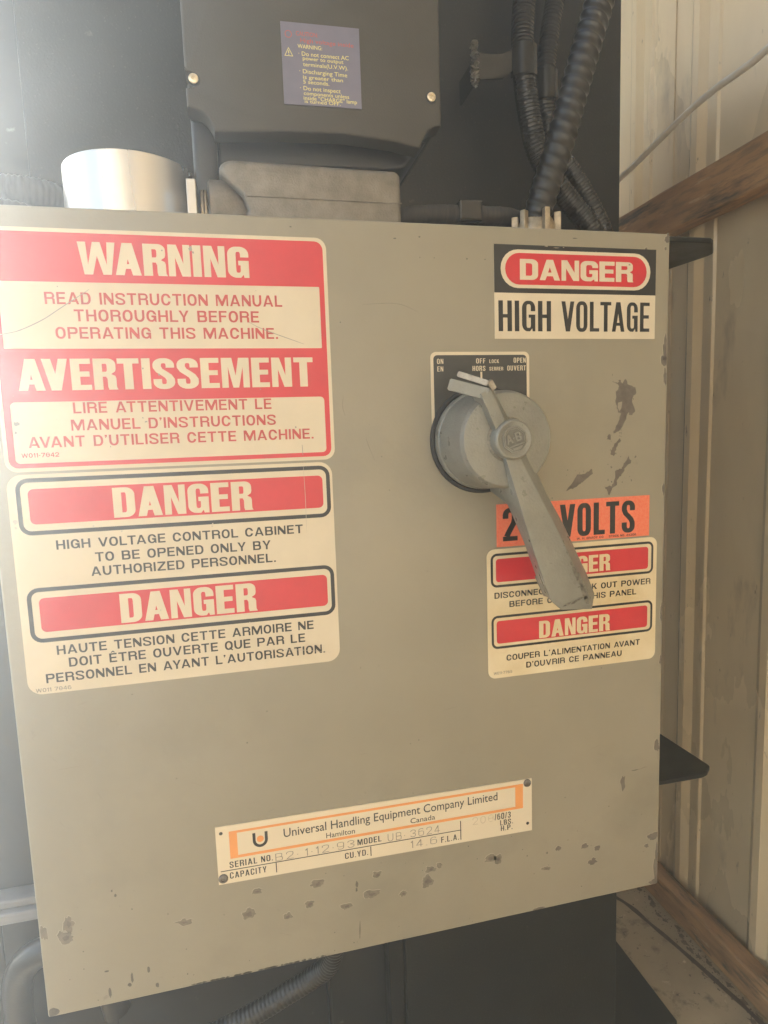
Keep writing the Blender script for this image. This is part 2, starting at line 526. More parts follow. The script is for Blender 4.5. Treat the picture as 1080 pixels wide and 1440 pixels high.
    if ch == '7':
        return [[[(.18 * w, 0), (.18 * w + 1.05 * s, 0), (w, 1 - t * 1.1), (w, 1), (0, 1), (0, 1 - t), (w - 1.15 * s, 1 - t)]]], w
    if ch == '4':
        return [[[(w * .62, 0), (w * .62 + s, 0), (w * .62 + s, .22), (w, .22), (w, .22 + t), (w * .62 + s, .22 + t), (w * .62 + s, 1), (w * .62 - s * .2, 1), (0, .22 + t), (0, .22), (w * .62, .22)],
                 [(w * .62, .22 + t), (w * .62, .76), (s * .9, .22 + t)]]], w
    if ch == '5':
        return [[stroke([(w - .04, 1 - t / 2), (s * .8, 1 - t / 2), (s * .6, .56), (w * .5, .62)] + arc(w - s / 2 - .18 * w, .33, .18 * w, .28, 80, -80, 8) + [(w * .45, t / 2), (s / 2, .24)], s * .95, t)]], w
    if ch == '6':
        return [[err(0, w, 0, .66, ra, .20), err(s, w - s, t, .66 - t, ia, .08)], [stroke([(s * .5, .34), (s * .55, .62)] + arc(w * .5, .70, w * .5 - s / 2, .30 - t / 2, 180, 30, 8), s, t)]], w
    if ch == '9':
        g, W = glyph('6', w, s, t)
        return [[[(W - x, 1 - z) for x, z in lp] for lp in pl] for pl in g], W
    if ch == '3':
        q = w - s / 2
        return [[stroke([(s / 2, .76)] + arc(w * .5, .76, w * .5 - s / 2, .24 - t / 2, 170, 0, 8) + [(q - .03, .62), (w * .42, .52), (w * .46, .50), (q, .40)] + arc(w * .5, .27, w * .5 - s / 2, .27 - t / 2, 10, -170, 9), s, t)]], w
    if ch == '.':
        return [[[(0, 0), (s, 0), (s, t * 1.05), (0, t * 1.05)]]], s
    if ch == '\u00b7':
        return [[arc(s * .7, .42, s * .65, t * .7, 0, 330, 10)]], s * 1.4
    if ch == "'":
        return [[[(0, 1), (s, 1), (s, .86), (s * .4, .70), (s * .1, .72), (s * .4, .84), (0, .84)]]], s
    if ch == '-':
        return [[[(0, .36), (w * .42, .36), (w * .42, .36 + t), (0, .36 + t)]]], w * .42
    if ch == '/':
        return [[[(0, -.02), (s * .8, -.02), (w * .55, 1.02), (w * .55 - s * .8, 1.02)]]], w * .55
    if ch == '2':
        p, q = s / 2, w - s / 2
        a = (q - p) * .45
        path = [(p, .68)] + arc(p + a, .99 - t / 2 - .14, a, .15, 180, 90) + arc(q - a, .99 - t / 2 - .14, a, .15, 90, 0) + [(q, .66), (q - .06 * w, .54), (w * .42, .28), (p + .03, t)]
        return [[stroke(path, s, t)], [[(0, 0), (w, 0), (w, t), (0, t)]]], w
    return [], w * .5

KERN = {'WA': .16, 'AV': .20, 'VA': .20, 'AT': .14, 'TA': .14, 'LT': .12, 'YA': .16, 'AY': .16, 'LY': .12, 'VO': .05, 'RT': .04, 'TO': .03, 'LV': .1}
def heavy(text, x0, x1, z, h, y, w=.52, s=.20, t=.165, gap=.07, bm=None, sp=None):
    """block lettering between x0 and x1 standing on z"""
    gl = []
    cur = 0
    for ch in text:
        if ch == ' ':
            cur += sp if sp is not None else .30 * w / .52
            continue
        g, adv = glyph(ch, w, s, t)
        if gl and (prevch + ch) in KERN:
            cur -= KERN[prevch + ch] * w
        prevch = ch
        gl.append((g, cur))
        cur += adv + gap
    total = cur - gap
    kx = (x1 - x0) / total
    bm = bm or bmesh.new()
    yy = y
    for g, c in gl:
        for loops in g:
            flat([[(x0 + (c + px) * kx, z + pz * h) for px, pz in lp] for lp in loops], yy, bm)
            yy -= .000002
    return bm

def words(text, x0, x1, z, h, y, bold=0.0, bm=None, space=1.0):
    """plain sans lettering from Blender's own font, fitted between x0 and x1, capitals h high, standing on z"""
    cu = bpy.data.curves.new('t', 'FONT')
    cu.body = text
    cu.size = 1
    cu.offset = bold
    cu.space_character = space
    cu.resolution_u = 3
    o = bpy.data.objects.new('t', cu)
    COL.objects.link(o)
    dg = bpy.context.evaluated_depsgraph_get()
    me = bpy.data.meshes.new_from_object(o.evaluated_get(dg))
    cu2 = cu
    vs = [v.co.copy() for v in me.vertices]
    xs = [v.x for v in vs]
    lo, hi = min(xs), max(xs)
    cap = 0.729 if CAP is None else CAP
    for v in me.vertices:
        v.co = Vector((x0 + (v.co.x - lo) / (hi - lo) * (x1 - x0), y, z + v.co.y / cap * h))
    bm = bm or bmesh.new()
    bm.from_mesh(me)
    bpy.data.objects.remove(o)
    bpy.data.curves.remove(cu2)
    bpy.data.meshes.remove(me)
    return bm

CAP = None
def measure_cap():
    cu = bpy.data.curves.new('t', 'FONT')
    cu.body = 'H'
    o = bpy.data.objects.new('t', cu)
    COL.objects.link(o)
    dg = bpy.context.evaluated_depsgraph_get()
    me = bpy.data.meshes.new_from_object(o.evaluated_get(dg))
    c = max(v.co.y for v in me.vertices)
    bpy.data.objects.remove(o)
    bpy.data.curves.remove(cu)
    return c
CAP = measure_cap()

# ------------------------------------------------------------------ the setting
tag(obj('floor', box(-.35, 1.25, -3.6, 3.2, -.60, -.46), M_CONC), kind='structure')
gb = box(-5.0, -.352, -4.7, 3.6, -.70, -.475)
box(-.352, 1.252, -4.7, -3.602, -.70, -.475, bm=gb)
box(1.252, 3.0, -4.7, 3.6, -.70, -.475, bm=gb)
tag(obj('ground', gb, M_DIRT), kind='structure')  # unseen earth added dark so less sun bounces onto the cabinet
# joint in the floor
crack = bmesh.new()
pts = spline([(.84, .56, -.4585), (.889, .485, -.4585), (.905, .42, -.4585), (.920, .35, -.4585), (.934, .27, -.4585), (.945, .18, -.4585), (.95, .0, -.4585), (.93, -.5, -.4585)], .012)
prev = None
for i, p in enumerate(pts):
    wv = .0045 + .003 * pnoise(Vector((i * .35, 0, 0)))
    a = crack.verts.new((p.x - wv, p.y, p.z))
    b = crack.verts.new((p.x + wv, p.y, p.z))
    if prev:
        crack.faces.new((prev[0], prev[1], b, a))
    prev = (a, b)
tag(obj('floor_joint', crack, M_CRACK), kind='structure')
# grit along the foot of the wall
grit = bmesh.new()
for i in range(700):
    y_ = random.uniform(-.1, 1.1)
    x_ = .955 - abs(random.gauss(0, .016)) - .002
    s_ = random.choice((.0004, .0006, .0008, .0012))
    b = bmesh.new()
    bmesh.ops.create_icosphere(b, subdivisions=1, radius=s_)
    for v in b.verts:
        v.co = Vector((v.co.x * random.uniform(.7, 1.6), v.co.y * random.uniform(.7, 1.8), v.co.z * .6)) + Vector((x_, y_, -.4595))
    merge(grit, b)
tag(obj('floor_grit', grit, mat('brown_grit', (.14, .10, .065), .9, var=.4, vscale=200)), 'dark grit swept along the timber at the foot of the wall', kind='stuff')

dirt = bmesh.new()
for i in range(26):
    y_ = .18 + i * .016 + random.uniform(-.01, .01)
    x_ = .955 - random.uniform(.004, .030)
    n = 14
    ring = []
    for k in range(n):
        a = 2 * math.pi * k / n
        q = 1 + .7 * pnoise(Vector((math.cos(a) * 2 + i * 3, math.sin(a) * 2, i)))
        ring.append(dirt.verts.new((x_ + random.uniform(.002, .006) * math.cos(a) * q, y_ + random.uniform(.004, .010) * math.sin(a) * q, -.4590 + i * .00001)))
    dirt.faces.new(ring)
tag(obj('floor_dirt', dirt, mat('dark_floor_dirt', (.12, .09, .06), .95, color2=(.22, .17, .11), vscale=120)), 'dark dirt caked on the concrete beside the stained board', kind='stuff')

# right-hand wall: ribbed steel sheets, each sheet a panel
wall = empty('metal_wall', (1.0, 0, -.46))
tag(wall, 'ribbed cream sheet-steel wall running back along the right edge', 'wall')
def wall_sheet(y0, y1):
    prof = []
    base = 1.0
    y = y0
    while y < y1 - 1e-6:
        # one 0.13 m module: flat, minor step, trapezoid rib towards the room's outside
        for dy, dx in ((0, 0), (.058, 0), (.062, -.0035), (.070, -.0035), (.074, 0), (.088, 0), (.102, -.009), (.116, -.009), (.130, 0)):
            prof.append((base + dx, y + dy))
        y += .19
    prof.append((base, y1))
    prof = [p for p in prof if p[1] <= y1]
    b = bmesh.new()
    zs = [-.46 + i * .19 for i in range(18)]
    rows = []
    for z_ in zs:
        rows.append([b.verts.new((x + .0035 * pnoise(Vector((x * 3, yy * 2.6, z_ * 2.2))), yy, z_)) for x, yy in prof])
    for r0, r1 in zip(rows, rows[1:]):
        for i in range(len(prof) - 1):
            b.faces.new((r0[i], r0[i + 1], r1[i + 1], r1[i]))
    # outer skin for thickness
    for f in list(b.faces):
        f.smooth = False
    geo = bmesh.ops.extrude_face_region(b, geom=b.faces[:])
    for v in geo['geom']:
        if isinstance(v, bmesh.types.BMVert):
            v.co.x += .0012
    return b
for k_, (a, c) in enumerate(((-3.20, -2.25), (-2.27, -1.32), (-1.34, -.39), (-.41, .54), (.52, 1.47), (1.45, 2.58))):
    o_ = off(obj('wall_panel', wall_sheet(a, c), M_WALL, wall), wall)
    o_.location.x += .0022 * (k_ % 2)

def timber(name, x0, x1, y0, y1, z0, z1, seed, wood_=None):
    b = bmesh.new()
    n = 90
    rings = []
    prof = [(x0, z0), (x1, z0), (x1, z1), (x0, z1)]
    c = .0025
    prof = [(x0, z0 + c), (x0 + c, z0), (x1, z0), (x1, z1), (x0 + c, z1), (x0, z1 - c)]
    for i in range(n + 1):
        y = y0 + (y1 - y0) * i / n
        ring = []
        for k, (x, z) in enumerate(prof):
            j = .0016 * pnoise(Vector((y * 22 + seed, k * 2.1, 0)))
            l = .0022 * pnoise(Vector((y * 14, k * 3.3 + seed, 5)))
            ring.append(b.verts.new((x + (j if x < x1 else 0), y, z + l)))
        rings.append(ring)
    m_ = len(prof)
    for a, d in zip(rings, rings[1:]):
        for k in range(m_):
            b.faces.new((a[k], a[(k + 1) % m_], d[(k + 1) % m_], d[k]))
    b.faces.new(rings[0]); b.faces.new(rings[-1][::-1])
    return obj(name, b, wood_ or M_WOOD)
tag(timber('wall_girt', .955, .985, -3.15, 2.5, .830, .905, 1.0), 'brown timber rail running along the metal wall above the cabinet corner', 'beam')
tag(timber('sole_plate', .955, .985, -3.15, 2.5, -.459, -.405, 9.0, M_SOLE), 'stained timber board lying on the floor along the foot of the metal wall', 'board')
# white cable hanging in front of the wall
cb = tube([(.93, 1.05, .93), (.93, .76, .944), (.93, .573, .962), (.93, .466, .980), (.93, .391, .992), (.93, .330, .996), (.93, .288, .995), (.93, .238, .998), (.93, .12, 1.02), (.93, -.3, 1.06)], .0052, .008, 10)
tag(obj('wall_cable', cb, M_WIRE, smooth=True), 'white cable strung diagonally across the cream metal wall above the timber rail', 'cable')

# unseen wall added to block the sun right of a gap, and a roof
end = empty('sun_block_wall', (0, 2.6, -.46))
tag(end, 'added unseen sheet-steel wall that blocks the sun behind the black machine', 'wall')
off(obj('wall_panel', box(-1.30, .97, 2.60, 2.62, -.459, 2.779), M_ROOF, end), end)
rb = box(-1.6, 1.05, -3.3, -1.0, 2.78, 2.80)        # added roof holds back sky light; its gap brightens the metal wall
box(-1.6, .25, -.9998, 2.65, 2.78, 2.80, bm=rb)
tag(obj('shade_roof', rb, M_ROOF), kind='structure')
front = empty('bounce_wall', (-.4, -3.2, -.46))  # unseen wall added to bounce warm sunlight onto the cabinet
tag(front, 'added grey-brown sheet wall behind the camera that bounces sun onto the cabinet', 'wall')
off(obj('wall_panel', box(-2.6, .97, -3.22, -3.20, -.459, 2.779), M_FRONT, front), front)

# ------------------------------------------------------------------ the black machine
mach = empty('baler_body', (.35, .22, -.46))
tag(mach, 'large black painted steel machine standing behind the grey cabinet', 'machine')
def mp(name, bm, m=M_MACH, **k):
    return off(obj(name, bm, m, mach, **k), mach)
mp('upper_body', box(-.008, .693, .222, .80, .45, 1.16, .002))
mp('lower_skirt', box(-.26, -.1485, .302, .80, -.459, -.03, .002), M_MACHB)
mp('side_wing', box(-.148, -.009, .300, .80, -.459, 1.95, .002), M_MACHB)  # height beyond the view is there to shade the hazy air
mp('lower_body', box(.372, .700, .222, .80, -.458, .4495, .002))
mp('recessed_panel', box(-.0085, .371, .262, .79, -.458, .4497, .002), M_MACHB)
mp('corner_angle', box(.3505, .3715, .230, .2615, -.457, .4490, .0015))
mp('edge_trim', box(.2655, .2695, .236, .2618, -.457, .448, .0012), M_MACHB)
mp('floor_foot', zprism([(.701, .225), (.812, .225), (.812, .80), (.701, .80)], -.4595, -.447, .001))
# brackets that reach past the cabinet's right side
mp('bracket', zprism([(.640, .098), (.728, .0975), (.7345, .102), (.764, .136), (.7648, .146), (.757, .205), (.7005, .40), (.640, .40)], .6935, .6995, .0012))
mp('bracket', zprism([(.640, .100), (.738, .0995), (.7465, .102), (.760, .113), (.7605, .120), (.757, .212), (.7005, .40), (.640, .40)], .043, .0495, .0012))
# pale rail and hoses low on the left
mp('rail', box(-.150, -.03, .262, .2985, -.099, -.084, .003), M_PALE)
mp('rail_lip', box(-.150, -.03, .270, .2975, -.0835, -.072, .003), M_PALE)
hz = tube([(-.118, .262, -.34), (-.122, .258, -.22), (-.112, .25, -.155), (-.080, .24, -.125), (-.040, .24, -.135), (-.02, .25, -.17), (-.005, .25, -.24)], .017, .005, 16,
          lambda d, a: 1 + .04 * math.sin(d * 1200))
tag(obj('sagging_hose', hz, M_FLEX2, smooth=True), 'grey hose sagging at the lower left behind the cabinet edge', 'hose')

# ------------------------------------------------------------------ the grey electrical cabinet
cab = empty('electrical_cabinet', (0.3, .1, 0))
tag(cab, 'large grey steel electrical cabinet with warning stickers and a rotary disconnect handle', 'cabinet')
def cp(name, bm, m_, par=None, label=None, **k):
    o = obj(name, bm, m_, par or cab, **k)
    if par is None:
        off(o, cab)
    if label:
        o['label'] = label
    return o

door = box(0, .6, 0, .022, 0, .669, .0022, 3)
door_o = cp('door', door, M_PANEL, smooth=True, angle=50)
cp('cabinet_body', box(.006, .594, .0225, .200, .006, .663, .002), M_PANEL)

def blob(cx, cz, rx_, rz_, seed, y, bm, n=22, rough=.35):
    pts = []
    for i in range(n):
        a = 2 * math.pi * i / n
        k = 1 + rough * pnoise(Vector((math.cos(a) * 1.6 + seed, math.sin(a) * 1.6, seed * .7))) + rough * .6 * pnoise(Vector((math.cos(a) * 5 + seed, math.sin(a) * 5, seed)))
        pts.append((min(.5985, max(.0015, cx + rx_ * math.cos(a) * k)), max(.0015, cz + rz_ * math.sin(a) * k)))
    return flat([pts], y, bm)

def jag(pts, amp=.0014, seed=0.0):
    out = []
    for (a, b), (c, d) in zip(pts, pts[1:] + pts[:1]):
        for k in range(4):
            t = k / 4
            x, z = a + (c - a) * t, b + (d - b) * t
            out.append((x + amp * pnoise(Vector((x * 900, z * 900, seed))), z + amp * pnoise(Vector((x * 900, z * 900, seed + 9)))))
    return out

mmx = lambda L: [(a / 1000, b / 1000) for a, b in L]
chips = bmesh.new()
rims = bmesh.new()
flat([jag(mmx([(538.6, 533.3), (546.0, 530.0), (546.9, 533.6), (550.2, 529.9), (553.9, 534.7), (556.6, 528.8), (565.1, 525.8), (565.2, 520.6), (561.2, 515.9), (564.6, 503.2), (559.8, 499.3), (557.0, 502.2), (553.8, 494.6), (548.5, 485.2), (541.2, 483.1), (543.6, 488.3), (546.3, 494.1), (549.1, 501.9), (546.1, 502.9), (543.4, 510.8), (544.0, 522.6), (547.0, 527.1)])),
      mmx([(545.8, 512.0), (550.4, 513.0), (549.6, 506.7), (547.6, 503.9), (545.6, 507.3)])], -.00012, chips)
for L in ([(548.1, 478.1), (549.7, 476.1), (544.6, 469.1), (542.0, 461.5), (537.9, 463.3), (540.6, 469.2), (543.8, 473.9)],
          [(535.9, 482.5), (539.1, 481.7), (538.3, 477.0), (534.6, 477.8)],
          [(558.7, 460.0), (561.0, 454.6), (555.0, 450.0), (551.7, 444.1), (546.9, 439.9), (545.0, 433.4), (541.0, 430.0), (536.9, 423.6), (535.0, 429.1), (531.4, 431.7), (539.6, 432.5), (543.1, 437.2), (544.1, 446.8), (550.3, 449.0), (553.0, 453.7)],
          [(518.7, 449.7), (519.2, 445.6), (513.9, 441.5), (508.6, 437.7), (503.3, 434.3), (498.0, 432.2), (491.4, 430.2), (498.0, 438.2), (503.3, 445.1), (511.2, 445.9)]):
    flat([jag(mmx(L), seed=L[0][0])], -.00012, chips)
for i in range(46):
    cx, cz, sx, sz = random.choice(((.553, .512, .010, .022), (.549, .446, .012, .020), (.505, .441, .012, .009), (.545, .478, .006, .012)))
    blob(random.gauss(cx, sx * .6), random.gauss(cz, sz * .6), random.uniform(.0002, .0009), random.uniform(.0002, .0012), i * 9.1, -.00012, chips, n=8, rough=.9)
for i, (x, z, a, b) in enumerate([(596.5, 562, 2.2, 11), (596.5, 551, 3.6, 5), (597, 535, 2, 8), (597.5, 426, 1.5, 6), (597, 664, 3, 4), (597.6, 300, 1.2, 9), (597.6, 250, 1.5, 5),
                                  (556.1, 123.8, 2.8, 8), (595.6, 158.5, 2.6, 7), (597, 22, 2.2, 24), (594, 57, 6, 4), (584.8, 47.2, 2.6, 2.2), (594, 4, 5, 3), (460.4, 2.4, 6, 1.4),
                                  (521.3, 42.2, 5.2, 3.4), (527, 56.5, 3, 2.6), (512, 61, 4, 2.4), (482.5, 64.3, 3, 2.6), (595, 655, 1.4, 1.4), (574, 654, 1.2, 1.4)]):
    blob(x / 1000, z / 1000, a / 1000, b / 1000, i * 3.7, -.00012, chips, rough=.6)
    blob(x / 1000 - .0002, z / 1000 + .0002, a / 1000 + .0004, b / 1000 + .0004, i * 3.7, -.00006, rims, rough=.6)
ch2 = bmesh.new()
for i, (x, z, a, b) in enumerate([(318.2, 49.3, 3.6, 3), (342.7, 57, 6.5, 6.5), (346.0, 68.9, 5, 3.3), (355.5, 71.5, 3, 2.6), (408, 67.9, 6, 3.6), (416.5, 66, 4.5, 4.6), (468.9, 45.1, 5, 2.3),
                                  (172.7, 60.3, 7, 4.6), (116.9, 64.8, 5.6, 3), (207.2, 49.8, 4, 3), (228, 58.1, 4.2, 3.4), (236.6, 76.8, 6.2, 3.6), (181.2, 80.7, 4.8, 2.4),
                                  (262.9, 48.3, 5.2, 2.8), (286.8, 55.3, 7.4, 3.6), (293.1, 74.2, 4, 3.2), (20, 72, 7, 6.5), (23.5, 84, 4.2, 7), (3.8, 80, 3, 6)]):
    blob(x / 1000, z / 1000, a / 1000, b / 1000, i * 2.3 + 50, -.00012, ch2, rough=.6)
    blob(x / 1000 - .0002, z / 1000 + .0002, a / 1000 + .0004, b / 1000 + .0004, i * 2.3 + 50, -.00006, rims, rough=.6)
    if a > 3:
        blob(x / 1000 + .0006, z / 1000 - .0004, a / 2400, b / 2400, i * 4.1 + 7, -.00016, chips, rough=.7)
cp('paint_chips', chips, M_BARE, label='bare brown-grey patches where the paint has flaked off the right side of the door')['kind'] = 'stuff'
cp('worn_spots', ch2, M_BARE2, label='row of small worn spots low on the door around the nameplate')['kind'] = 'stuff'
ch3 = bmesh.new()
for i, (x, z, a, b) in enumerate([(62.7, 102.2, 1, 1.4), (60, 107, .6, .9), (67.5, 15.2, 1.6, 2), (90.3, 9.4, 1.5, 2.2), (84, 26, 1.2, 3),
                                  (5, 5, 5, 4), (273.5, 68.5, 1.2, 3.4), (273, 63, .8, 2.2), (50, 33, 2.0, .8), (70, 22, 1.0, 5), (51, 12, 1.2, 5), (540, 100, .6, .5), (470, 62, .9, 1.1), (448, 63, .6, 1.0),
                                  (570, 134.9, 4, .5), (330, 655, 1.4, .5), (352, 657, .9, .6), (242, 661, 1.0, .5), (500, 661, 2.4, .4), (365, 640, .5, .5), (395, 640, .8, .7), (412, 640, .6, .6), (352, 640, .5, .5),
                                  (280, 585, .5, .5), (312, 470, .5, .5), (318, 440, .5, .5), (200, 250, .6, .5), (330, 200, .6, .4), (530, 250, .5, .6), (120, 200, .5, .5), (90, 280, .6, .4), (300, 340, .5, .4)]):
    blob(x / 1000, z / 1000, a / 1000, b / 1000, i * 5.3 + 90, -.00012, ch3, n=12)
for i in range(90):
    x, z = random.uniform(.01, .59), random.choice([random.uniform(.004, .13), random.uniform(.004, .66)])
    blob(x, z, random.uniform(.0002, .0007), random.uniform(.0002, .0008), i * 1.7, -.00011, ch3, n=7)
# chipped lower edge
for i in range(60):
    x = random.uniform(.12, .24)
    blob(x, .0022, random.uniform(.0005, .003), random.uniform(.0003, .0012), i * 1.1, -.000115, ch3, n=9)
cp('dirt_marks', ch3, mat('grey_dirt', (.13, .12, .10), .7, var=.3, vscale=200), label='small dirt specks and smears on the door')['kind'] = 'stuff'
cp('chip_edges', rims, mat('lip_highlight', (.40, .365, .285), .4), label='pale rims around the flaked patches, coloured like light on raised paint lips')['kind'] = 'stuff'  # lighter rim colour imitates light catching a raised paint lip
# fine scratches
scr = bmesh.new()
def scratch(pts, w, y, bm):
    C = spline([(a, 0, b) for a, b in pts], .003)
    prev = None
    for i, p in enumerate(C):
        d = (C[min(i + 1, len(C) - 1)] - C[max(i - 1, 0)]).normalized()
        ww = w * (.35 + .65 * math.sin(math.pi * (i + .5) / len(C))) * (1 + .4 * pnoise(Vector((i * .7, w * 9999, 0))))
        a = bm.verts.new((p.x - d.z * ww, y, p.z + d.x * ww)); b = bm.verts.new((p.x + d.z * ww, y, p.z - d.x * ww))
        if prev:
            bm.faces.new((prev[0], prev[1], b, a))
        prev = (a, b)
scratch([(.2985, .487), (.3005, .480), (.3055, .467)], .0002, -.0001, scr)
scratch([(.280, .524), (.279, .514), (.281, .506)], .0002, -.0001, scr)
scratch([(.3, .60), (.33, .601), (.35, .594)], .00018, -.0001, scr)
scratch([(.575, .135), (.585, .137)], .00025, -.0001, scr)
scratch([(.275, .030), (.274, .010)], .0008, -.0001, scr)
for i in range(26):
    x, z, a, l = random.uniform(.02, .58), random.uniform(.01, .28), random.uniform(0, 6.3), random.uniform(.005, .02)
    scratch([(x, z), (x + l * math.cos(a), z + .4 * l * math.sin(a))], .00008, -.0001, scr)
cp('scratches', scr, M_BARE2)['kind'] = 'stuff'

Y0, Y1, Y2, Y3 = -.00035, -.00050, -.00062, -.00078
def sticker(name, x0, x1, z0, z1, r, label, m_=M_CREAM):
    return cp(name, sheet(x0, x1, z0, z1, r, Y0, -.00003), m_, label=label)

def pill(name, par, x0, x1, z0, z1, r, m_, y, ring=None):
    if ring:
        return cp(name, flat([rr(x0, x1, z0, z1, r), rr(x0 + ring, x1 - ring, z0 + ring, z1 - ring, r - ring)], y), m_, par)
    return cp(name, flat([rr(x0, x1, z0, z1, r)], y), m_, par)

def txt(par, rows, m_, y=Y2, bold=.02, space=1.0, name='lettering', style=(.72, .172, .158, .14, .50), own=False):
    for s_, a, c, z, h in rows:
        if own:
            b = words(s_, a / 1000, c / 1000, z / 1000, h / 1000, y, bold, None, space)
        else:
            w_, st_, t_, g_, sp_ = style
            b = heavy(s_, a / 1000, c / 1000, z / 1000, h / 1000, y, w_, st_, t_, g_, None, sp_)
        o = cp(name, b, m_, par)
    return o

def head(par, rows, m_, y=Y2, st_=(.52, .205, .165, .06), name='headline'):
    for s_, a, c, z, h in rows:
        cp(name, heavy(s_, a, c, z, h, y, *st_), m_, par)

# --- red and cream bilingual warning sticker
w1 = sticker('warning_sticker', .0125, .2705, .4695, .6530, .009, 'red and cream sticker reading WARNING and AVERTISSEMENT, uppermost on the left of the door')
rf = flat([rr(.0155, .2675, .4725, .6500, .007), rr(.0205, .2633, .4760, .5232, .0035), rr(.0205, .2633, .5635, .6135, .0008)], Y1)
cp('red_frame', rf, M_RED, w1)
head(w1, [('WARNING', .0784, .2066, .6195, .0242), ('AVERTISSEMENT', .0279, .2548, .5318, .0241)], M_CREAM)
txt(w1, [('READ INSTRUCTION MANUAL', 52.0, 231.9, 597.0, 9.0), ('THOROUGHLY BEFORE', 71.8, 212.3, 584.2, 9.0), ('OPERATING THIS MACHINE.', 57.5, 227.0, 571.1, 8.8),
         ('LIRE ATTENTIVEMENT LE', 65.0, 218.5, 513.8, 8.6), ("MANUEL D'INSTRUCTIONS", 62.5, 221.4, 500.5, 8.6), ("AVANT D'UTILISER CETTE MACHINE.", 30.7, 252.6, 487.9, 8.6)], M_REDTXT, bold=.018)
txt(w1, [('W011-7842', 25, 51.8, 480.6, 3.4)], M_REDTXT, bold=0, name='stock_number')
b = bmesh.new()
scratch([(.010, .571), (.0186, .5739), (.032, .577), (.0492, .5851), (.062, .5935), (.0845, .6084)], .0004, -.0008, b)
scratch([(.2039, .5845), (.216, .5785), (.2498, .5663)], .0003, -.0008, b)
scratch([(.2425, .483), (.2428, .472)], .0003, -.0008, b)
for i, (x, z, a) in enumerate([(162, 641, 1.6), (163.5, 638, .8), (140, 639, .6), (119, 548, .7), (24, 507, 1.8), (22.6, 500, 1.0), (238, 498, .6), (131, 543, .9), (62, 610, .5), (118, 506, .9), (116, 509, .6), (210, 530, .5), (90, 487, .5)]):
    blob(x / 1000, z / 1000, a / 1000, a / 1000, i, -.0008, b, n=10, rough=.8)
cp('scuffs', b, mat('scuff_grey', (.30, .27, .23), .6), w1)['kind'] = 'stuff'

# --- cream bilingual danger sticker
w2 = sticker('danger_sticker', .0120, .2672, .2890, .4675, .011, 'cream sticker reading DANGER twice with black-ringed red bars, lower left of the door')
for zt in (.4645, .3770):
    pill('black_ring', w2, .0180, .2650, zt - .0450, zt, .009, M_BLACKP, Y1, .0033)
    pill('red_bar', w2, .0265, .2585, zt - .0365, zt - .0085, .0042, M_RED, Y1)
head(w2, [('DANGER', .0882, .1978, .4297, .0243), ('DANGER', .0867, .1963, .3420, .0245)], M_CREAM)
txt(w2, [('HIGH VOLTAGE CONTROL CABINET', 43.3, 239.5, 406.9, 7.5), ('TO BE OPENED ONLY BY', 71.2, 211.4, 394.9, 7.6), ('AUTHORIZED PERSONNEL.', 67.2, 215.0, 383.4, 7.6),
         ('HAUTE TENSION CETTE ARMOIRE NE', 36.1, 244.7, 320.7, 7.7), ('DOIT \u00caTRE OUVERTE QUE PAR LE', 44.2, 236.6, 309.7, 7.7), ("PERSONNEL EN AYANT L'AUTORISATION.", 26.1, 253.8, 297.9, 7.7)], M_TXTB, bold=.02)
txt(w2, [('W011 7846', 17.7, 44.2, 290.9, 3.3)], M_EMBOSS, bold=0, name='stock_number')
b = bmesh.new()
scratch([(.2425, .467), (.2430, .44), (.2427, .405)], .0002, -.0008, b)
scratch([(.2, .306), (.23, .303), (.262, .297)], .0002, -.0008, b)
for i, (x, z, a) in enumerate([(164, 418, .7), (164.5, 420, .6), (93, 418.5, .7), (16, 431, 1.6), (15.6, 426, 1.0), (72, 424, .7), (118, 350, .6), (190, 332, .6)]):
    blob(x / 1000, z / 1000, a / 1000, a / 1000, i + 30, -.0008, b, n=10, rough=.8)
cp('scuffs', b, mat('scuff_light', (.5, .45, .38), .6), w2)['kind'] = 'stuff'

# --- danger high voltage sticker, top right
w3 = sticker('high_voltage_sticker', .4203, .5845, .5715, .6535, .0003, 'black and cream sticker reading DANGER HIGH VOLTAGE, top right of the door')
cp('black_field', flat([rr(.4203, .5845, .6118, .6535, .0003)], Y1), M_BLACKP, w3)
pill('cream_pill', w3, .4265, .5785, .6160, .6494, .0166, M_CREAM, Y2)
pill('red_pill', w3, .4308, .5745, .6190, .6464, .0136, M_RED, Y2 - .0001)
cp('headline', heavy('DANGER', .4450, .5596, .6233, .0180, Y3, .74, .24, .20, .06), M_CREAM, w3)
head(w3, [('HIGH', .4240, .4757, .5781, .0270), ('VOLTAGE', .4862, .5784, .5781, .0270)], M_BLACKP, Y1, (.40, .135, .115, .085))
b = bmesh.new()
for i, (x, z, a, c) in enumerate([(556, 639, .9, .8), (553, 637.5, .5, .5), (558, 631, .4, .5), (553, 628.5, .4, .4), (471, 653, 2.2, .4), (481, 651.8, 2.6, .3), (488, 652.5, 1.0, .4), (521, 649.6, .4, .3)]):
    blob(x / 1000, z / 1000, a / 1000, c / 1000, i + 70, -.0009, b, n=10, rough=.9)
cp('scuffs', b, M_EMBOSS, w3)['kind'] = 'stuff'

# --- orange volts sticker
w4 = sticker('volts_sticker', .4195, .5818, .3808, .4212, .0003, 'orange-red sticker with black numerals and the word VOLTS, partly behind the handle', M_ORANGEP)
head(w4, [('208', .4257, .4765, .3860, .0312), ('VOLTS', .4844, .5655, .3856, .0315)], M_BLACKP, Y1, (.44, .17, .14, .09))
txt(w4, [('W. H. BRADY CO', 502.3, 531, 382.0, 2.1), ('STOCK NO. 44206', 537, 567.1, 382.0, 2.1)], M_BLACKP, y=Y1, bold=.02, name='stock_number')

